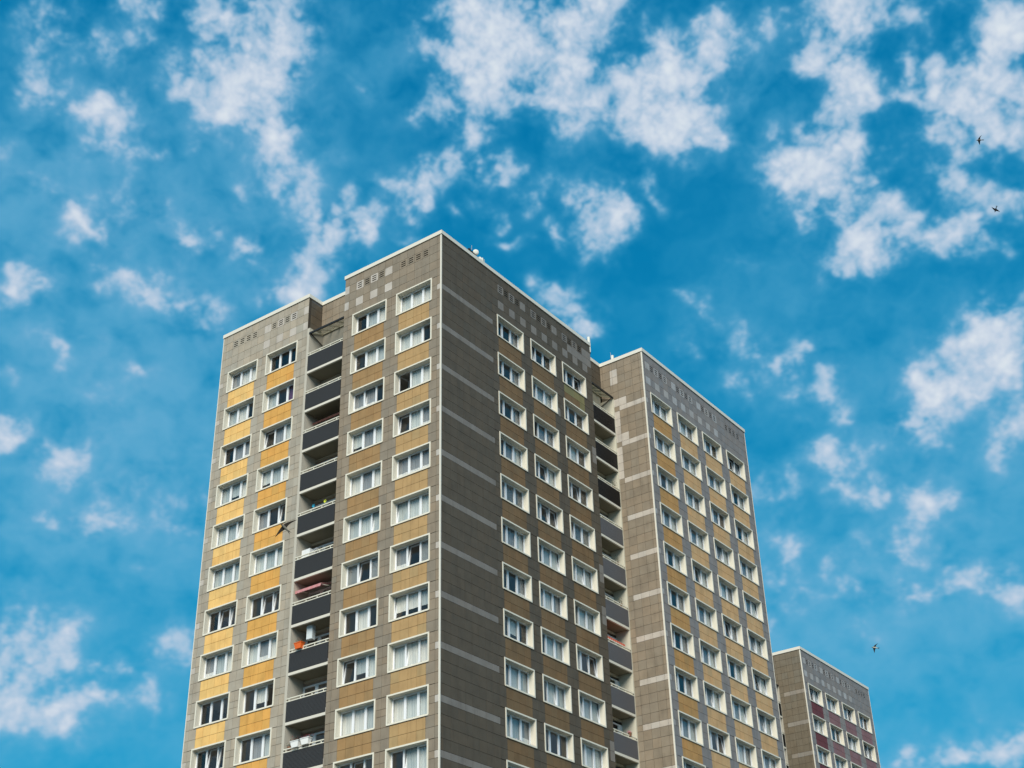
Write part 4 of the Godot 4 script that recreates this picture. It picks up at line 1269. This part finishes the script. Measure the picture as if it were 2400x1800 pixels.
func planter(label: String, at: Vector3, w: float, h: float, pot: Color, group: String, bloom: Color, green: Color, turn := 0.0) -> void:
	var t := thing("flower_pot", label, "flower pot", Transform3D(Basis(Vector3.UP, turn), at), group)
	var b := Buf.new()
	# tapered tub hung over the rail, wider than deep
	var x0 := w * 0.36
	var x1 := w * 0.5
	var z0 := 0.1
	var z1 := 0.15
	var lo := [Vector3(-x0, 0, -z0), Vector3(x0, 0, -z0), Vector3(x0, 0, z0), Vector3(-x0, 0, z0)]
	var hi := [Vector3(-x1, h, -z1), Vector3(x1, h, -z1), Vector3(x1, h, z1), Vector3(-x1, h, z1)]
	for i in 4:
		var j := (i + 1) % 4
		var mid: Vector3 = (lo[i] + lo[j]) * 0.5
		b.quad(lo[i], lo[j], hi[j], hi[i], Vector3(mid.x, 0.0, mid.z).normalized())
	b.quad(lo[0], lo[1], lo[2], lo[3], Vector3.DOWN)
	b.box(Vector3(-x1 - 0.012, h - 0.03, -z1 - 0.012), Vector3(x1 + 0.012, h + 0.012, z1 + 0.012))
	obj("tub", b.mesh(), paint(label, pot, 0.5), t)
	var g := Buf.new()
	leaves(g, Vector3(0, h, 0), Vector3(w * 0.85, 0.16, 0.22), 90, 0.035)
	obj("foliage", g.mesh(), paint("leaf %s" % label, green, 0.8), t)
	if bloom.a > 0.0:
		var f := Buf.new()
		leaves(f, Vector3(0, h + 0.06, 0.02), Vector3(w * 0.9, 0.17, 0.22), 34, 0.035)
		obj("blossom", f.mesh(), paint("bloom %s" % label, bloom, 0.8), t)

func tuft(label: String, at: Vector3, size: Vector3, n: int, c: Color, leaf := 0.05) -> void:
	var t := thing("balcony_plant", label, "plant", Transform3D(Basis.IDENTITY, at))
	var g := Buf.new()
	leaves(g, Vector3(0, size.y * 0.15, 0), size, n, leaf)
	obj("foliage", g.mesh(), paint("leaf %s" % label, c, 0.8), t)
	var p := Buf.new()
	p.lathe(Vector3(0, -0.22, 0), [Vector2(0, 0), Vector2(0.09, 0), Vector2(0.12, 0.22), Vector2(0, 0.22)], 14)
	obj("pot", p.mesh(), paint("clay", Color(0.2, 0.09, 0.05), 0.8), t)

func balcony_things() -> void:
	# left balcony column, storeys counted from the top; rail(k) is the top of the handrail
	var rail := func(k: int) -> float: return TOP - 4.39 - STOREY * k
	awning("awning", "pink scalloped awning half drawn out over a left column balcony", Transform3D(Basis.IDENTITY, Vector3(-10.78, TOP - 20.44, -0.12)), 2.0, 1.05, 0.35, 0.19, Color(0.62, 0.27, 0.27), Color(0.66, 0.32, 0.33), 5)
	awning("awning", "brown wavy awning rolled back under a left column balcony", Transform3D(Basis.IDENTITY, Vector3(-10.7, rail.call(2) + 0.78, -0.62)), 2.75, 0.55, 0.25, 0.16, Color(0.09, 0.035, 0.03), Color(0.11, 0.05, 0.04), 7)
	planter("orange plastic pot with dry leaves hung over a balcony rail", Vector3(-9.98, rail.call(7) - 0.14, 0.1), 0.56, 0.34, Color(0.7, 0.13, 0.02), "", Color(0.25, 0.08, 0.02), Color(0.09, 0.07, 0.02))
	planter("white tub of red geraniums on the rail, left of the pair", Vector3(-9.8, rail.call(9) - 0.1, 0.1), 0.6, 0.34, Color(0.78, 0.78, 0.76), "white geranium tubs on a balcony rail", Color(0.35, 0.012, 0.02), Color(0.03, 0.05, 0.025))
	planter("white tub of red and pink geraniums on the rail, right of the pair", Vector3(-9.06, rail.call(9) - 0.08, 0.1), 0.62, 0.34, Color(0.78, 0.78, 0.76), "white geranium tubs on a balcony rail", Color(0.45, 0.04, 0.06), Color(0.03, 0.05, 0.025))
	tuft("small grey green plant at the left end of a balcony rail", Vector3(-10.5, rail.call(9) + 0.12, -0.12), Vector3(0.3, 0.22, 0.16), 50, Color(0.1, 0.11, 0.08), 0.04)
	tuft("dark green plant behind a left column balcony rail", Vector3(-10.4, rail.call(3) + 0.1, -0.35), Vector3(0.35, 0.3, 0.25), 60, Color(0.03, 0.06, 0.025))
	var cab := thing("wall_cabinet", "white box hanging inside a left column balcony above the rail", "cabinet", Transform3D(Basis(Vector3.UP, 0.12), Vector3(-9.72, TOP - 23.5, -0.5)))
	obj("body", box_mesh(Vector3(-0.2, 0, -0.14), Vector3(0.2, 0.83, 0.14)), paint("cabinet white", Color(0.62, 0.68, 0.7), 0.5), cab)
	obj("door", box_mesh(Vector3(-0.185, 0.02, 0.143), Vector3(0.185, 0.81, 0.155)), mats["cabinet white"], cab)
	obj("hanger", box_mesh(Vector3(-0.02, 0.83, -0.02), Vector3(0.02, TOP - 22.7 - (TOP - 23.5), 0.02)), mats["dark metal"], cab)
	var cup := thing("storage_cupboard", "white cupboard with a clothes airer standing in a left column balcony", "cupboard", Transform3D(Basis.IDENTITY, Vector3(-10.35, rail.call(5) - 1.34, -0.55)))
	obj("body", box_mesh(Vector3(-0.32, 0, -0.25), Vector3(0.32, 1.86, 0.2)), paint("cupboard white", Color(0.75, 0.77, 0.78), 0.5), cup)
	obj("door", box_mesh(Vector3(-0.31, 0.03, 0.202), Vector3(-0.005, 1.84, 0.216)), mats["cupboard white"], cup)
	obj("door", box_mesh(Vector3(0.005, 0.03, 0.202), Vector3(0.31, 1.84, 0.216)), mats["cupboard white"], cup)
	var air := Buf.new()
	for i in 5: air.bar(Vector3(0.4, 1.5, -0.2 + i * 0.1), Vector3(0.85, 1.72, -0.2 + i * 0.1), 0.02, 0.02)
	air.bar(Vector3(0.4, 1.5, -0.2), Vector3(0.4, 1.5, 0.2), 0.02, 0.02); air.bar(Vector3(0.85, 1.72, -0.2), Vector3(0.85, 1.72, 0.2), 0.02, 0.02)
	air.bar(Vector3(0.34, 1.5, 0), Vector3(0.4, 0, 0), 0.025, 0.025)
	obj("airer", air.mesh(), mats["pvc"], cup)
	for w in [[Vector3(-9.53, rail.call(4) - 0.02, 0.03), Color(0.02, 0.4, 0.62), "blue garden pinwheel on a left column balcony rail"], [Vector3(-8.61, rail.call(4) - 0.0, 0.03), Color(0.72, 0.8, 0.06), "yellow green garden pinwheel on a left column balcony rail"]]:
		var t := thing("pinwheel", w[2], "pinwheel", Transform3D(Basis.IDENTITY, w[0]), "pinwheels on a balcony rail")
		var b := Buf.new()
		for i in 6:
			var a := TAU * i / 6.0
			var d := Vector3(cos(a), sin(a), 0)
			var sd := Vector3(-sin(a), cos(a), 0)
			var c := Vector3(0, 0.16, 0.02)
			b.quad(c, c + d * 0.08 + sd * 0.045, c + d * 0.135, c + d * 0.06 - sd * 0.02 + Vector3(0, 0, 0.03), Vector3.BACK)
		obj("vane", b.mesh(), paint(w[2], w[1], 0.5), t)
		obj("stick", box_mesh(Vector3(-0.008, -0.05, -0.008), Vector3(0.008, 0.16, 0.008)), mats["rail"], t)
	# right balcony column
	awning("awning", "red and white striped awning drawn out over a right column balcony", Transform3D(Basis(Vector3.UP, PI / 2.0), Vector3(-0.08, TOP - 21.0, -16.32)), 2.1, 0.9, 0.62, 0.2, Color(0.72, 0.075, 0.03), Color(0.72, 0.3, 0.22), 9)
	tuft("green plant at the right end of a black balcony rail", Vector3(-0.2, rail.call(2) + 0.12, -18.5), Vector3(0.3, 0.25, 0.5), 80, Color(0.06, 0.1, 0.03))
	tuft("sparse plant left on a grey balcony rail below the black ones", Vector3(-0.25, rail.call(4) + 0.12, -16.7), Vector3(0.25, 0.35, 0.5), 60, Color(0.05, 0.08, 0.03), 0.04)
	tuft("sparse plant right on a grey balcony rail below the black ones", Vector3(-0.2, rail.call(4) + 0.12, -18.3), Vector3(0.25, 0.4, 0.4), 60, Color(0.06, 0.08, 0.03), 0.04)
	tuft("spiky plant right on the grey balcony above the striped awning", Vector3(-0.2, rail.call(5) + 0.12, -18.4), Vector3(0.2, 0.35, 0.3), 40, Color(0.05, 0.08, 0.03), 0.05)
	tuft("dark plant on the balcony two below the striped awning", Vector3(-0.3, rail.call(7) + 0.12, -16.8), Vector3(0.3, 0.4, 0.6), 80, Color(0.02, 0.03, 0.015), 0.05)
	tuft("bright pink flower on a right column balcony rail", Vector3(-0.02, rail.call(8) + 0.14, -18.15), Vector3(0.16, 0.1, 0.3), 40, Color(0.75, 0.05, 0.25), 0.04)
	# blossoms along one window sill
	var added_sill := thing("window_flowers", "pale pink blossoms along the foot of a side window low in the first column", "flowers", Transform3D(Basis.IDENTITY, Vector3(0.0, TOP + WIN_TOP - WIN_H - STOREY * 9 + 0.06, -7.0)))
	var fb := Buf.new()
	leaves(fb, Vector3(-0.02, 0.02, 0), Vector3(0.06, 0.12, 3.0), 90, 0.032)
	obj("blossom", fb.mesh(), paint("sill bloom", Color(0.62, 0.42, 0.44), 0.8), added_sill)
	var fb2 := Buf.new()
	leaves(fb2, Vector3(-0.03, 0.0, 0), Vector3(0.06, 0.07, 3.0), 60, 0.03)
	obj("foliage", fb2.mesh(), paint("sill leaf", Color(0.12, 0.15, 0.07), 0.8), added_sill)

# ------------------------------------------------------------------ birds
# A swallow: local x is forward, y the span, z towards the belly. Each wing is given by wrist and tip.
func bird(label: String, at: Vector3, size: float, turn: float, lw: Vector3, lt: Vector3, rw: Vector3, rt: Vector3, fork: float, back: Color, belly: Color) -> void:
	var eye := (EYE - at).normalized()
	var sx := eye_frame().basis.x
	var sy := eye_frame().basis.y
	var fwd := (sx * cos(turn) + sy * sin(turn))
	fwd = (fwd - eye * fwd.dot(eye)).normalized()
	var span_ := eye.cross(fwd)
	var t := thing("swallow", label, "bird", Transform3D(Basis(fwd, span_, eye).scaled_local(Vector3.ONE * size), at), "swallows in flight")
	var b := Buf.new()
	b.tinted = true
	b.tint = belly
	b.tube([Vector3(0.30, 0, 0), Vector3(0.27, 0, 0), Vector3(0.22, 0, 0), Vector3(0.17, 0, 0), Vector3(0.08, 0, 0.005), Vector3(-0.04, 0, 0.005), Vector3(-0.14, 0, 0), Vector3(-0.22, 0, -0.005)], [0.004, 0.015, 0.042, 0.046, 0.062, 0.06, 0.035, 0.014], 14)
	b.tint = back
	b.tube([Vector3(0.305, 0, 0.004), Vector3(0.26, 0, 0.004), Vector3(0.215, 0, 0.004), Vector3(0.17, 0, -0.02)], [0.004, 0.018, 0.046, 0.03], 14)
	for w in [[1.0, lw, lt], [-1.0, rw, rt]]:
		var s: float = w[0]
		var wr: Vector3 = w[1]
		var tp: Vector3 = w[2]
		var root := Vector3(0.07, 0.035 * s, -0.015)
		# three-point curve from shoulder to wrist to tip, chord shrinking outward
		var n := 12
		var lead := []
		var trail := []
		for i in n + 1:
			var u := float(i) / n
			var p := root.lerp(wr, u).lerp(wr.lerp(tp, u), u)
			var chord := 0.2 * pow(1.0 - u, 0.75) + 0.004
			lead.append(p + Vector3(chord * 0.45, 0, 0) * (1.0 - 0.5 * u))
			trail.append(p - Vector3(chord * 0.6, 0, 0))
		for i in n:
			for z in [0.006, -0.006]:
				b.quad(lead[i], lead[i + 1], trail[i + 1] + Vector3(0, 0, z), trail[i] + Vector3(0, 0, z), Vector3(0, 0, signf(z)))
	for s in [1.0, -1.0]:
		for z in [0.004, -0.004]:
			b.quad(Vector3(-0.16, 0.0, z), Vector3(-0.17, 0.03 * s, z), Vector3(-0.38, (0.03 + fork) * s, z), Vector3(-0.27, 0.006 * s, z), Vector3(0, 0, signf(z)))
	var m := StandardMaterial3D.new()
	m.vertex_color_use_as_albedo = true
	m.roughness = 0.7
	obj("body", b.mesh(), m, t)

func birds() -> void:
	var dark := Color(0.012, 0.012, 0.016)
	bird("pale bellied swallow gliding close in front of the yellow spandrels", Vector3(30.12, 9.72, 40.40), 0.29, 2.35, Vector3(0.09, 0.3, 0), Vector3(0.02, 0.62, 0), Vector3(0.12, -0.25, 0), Vector3(-0.12, -0.66, 0), 0.03, Color(0.03, 0.022, 0.015), Color(0.2, 0.19, 0.16))
	bird("dark swallow against white cloud, uppermost of the birds", Vector3(35.22, 30.01, 16.83), 0.36, 3.2, Vector3(0.08, 0.22, 0), Vector3(-0.0, 0.42, 0), Vector3(0.1, -0.2, 0), Vector3(-0.16, -0.42, 0), 0.035, dark, Color(0.1, 0.095, 0.09))
	bird("dark swallow seen edge on below the uppermost bird", Vector3(34.90, 28.24, 15.55), 0.34, 4.4, Vector3(0.08, 0.22, 0), Vector3(0.14, 0.42, 0), Vector3(0.04, -0.22, 0), Vector3(-0.1, -0.42, 0), 0.05, dark, dark)
	bird("swallow with pale belly above the far red tower", Vector3(27.90, 16.16, 13.45), 0.37, 3.0, Vector3(0.1, 0.2, 0), Vector3(0.0, 0.44, 0), Vector3(0.08, -0.2, 0), Vector3(-0.2, -0.4, 0), 0.04, dark, Color(0.42, 0.4, 0.34))
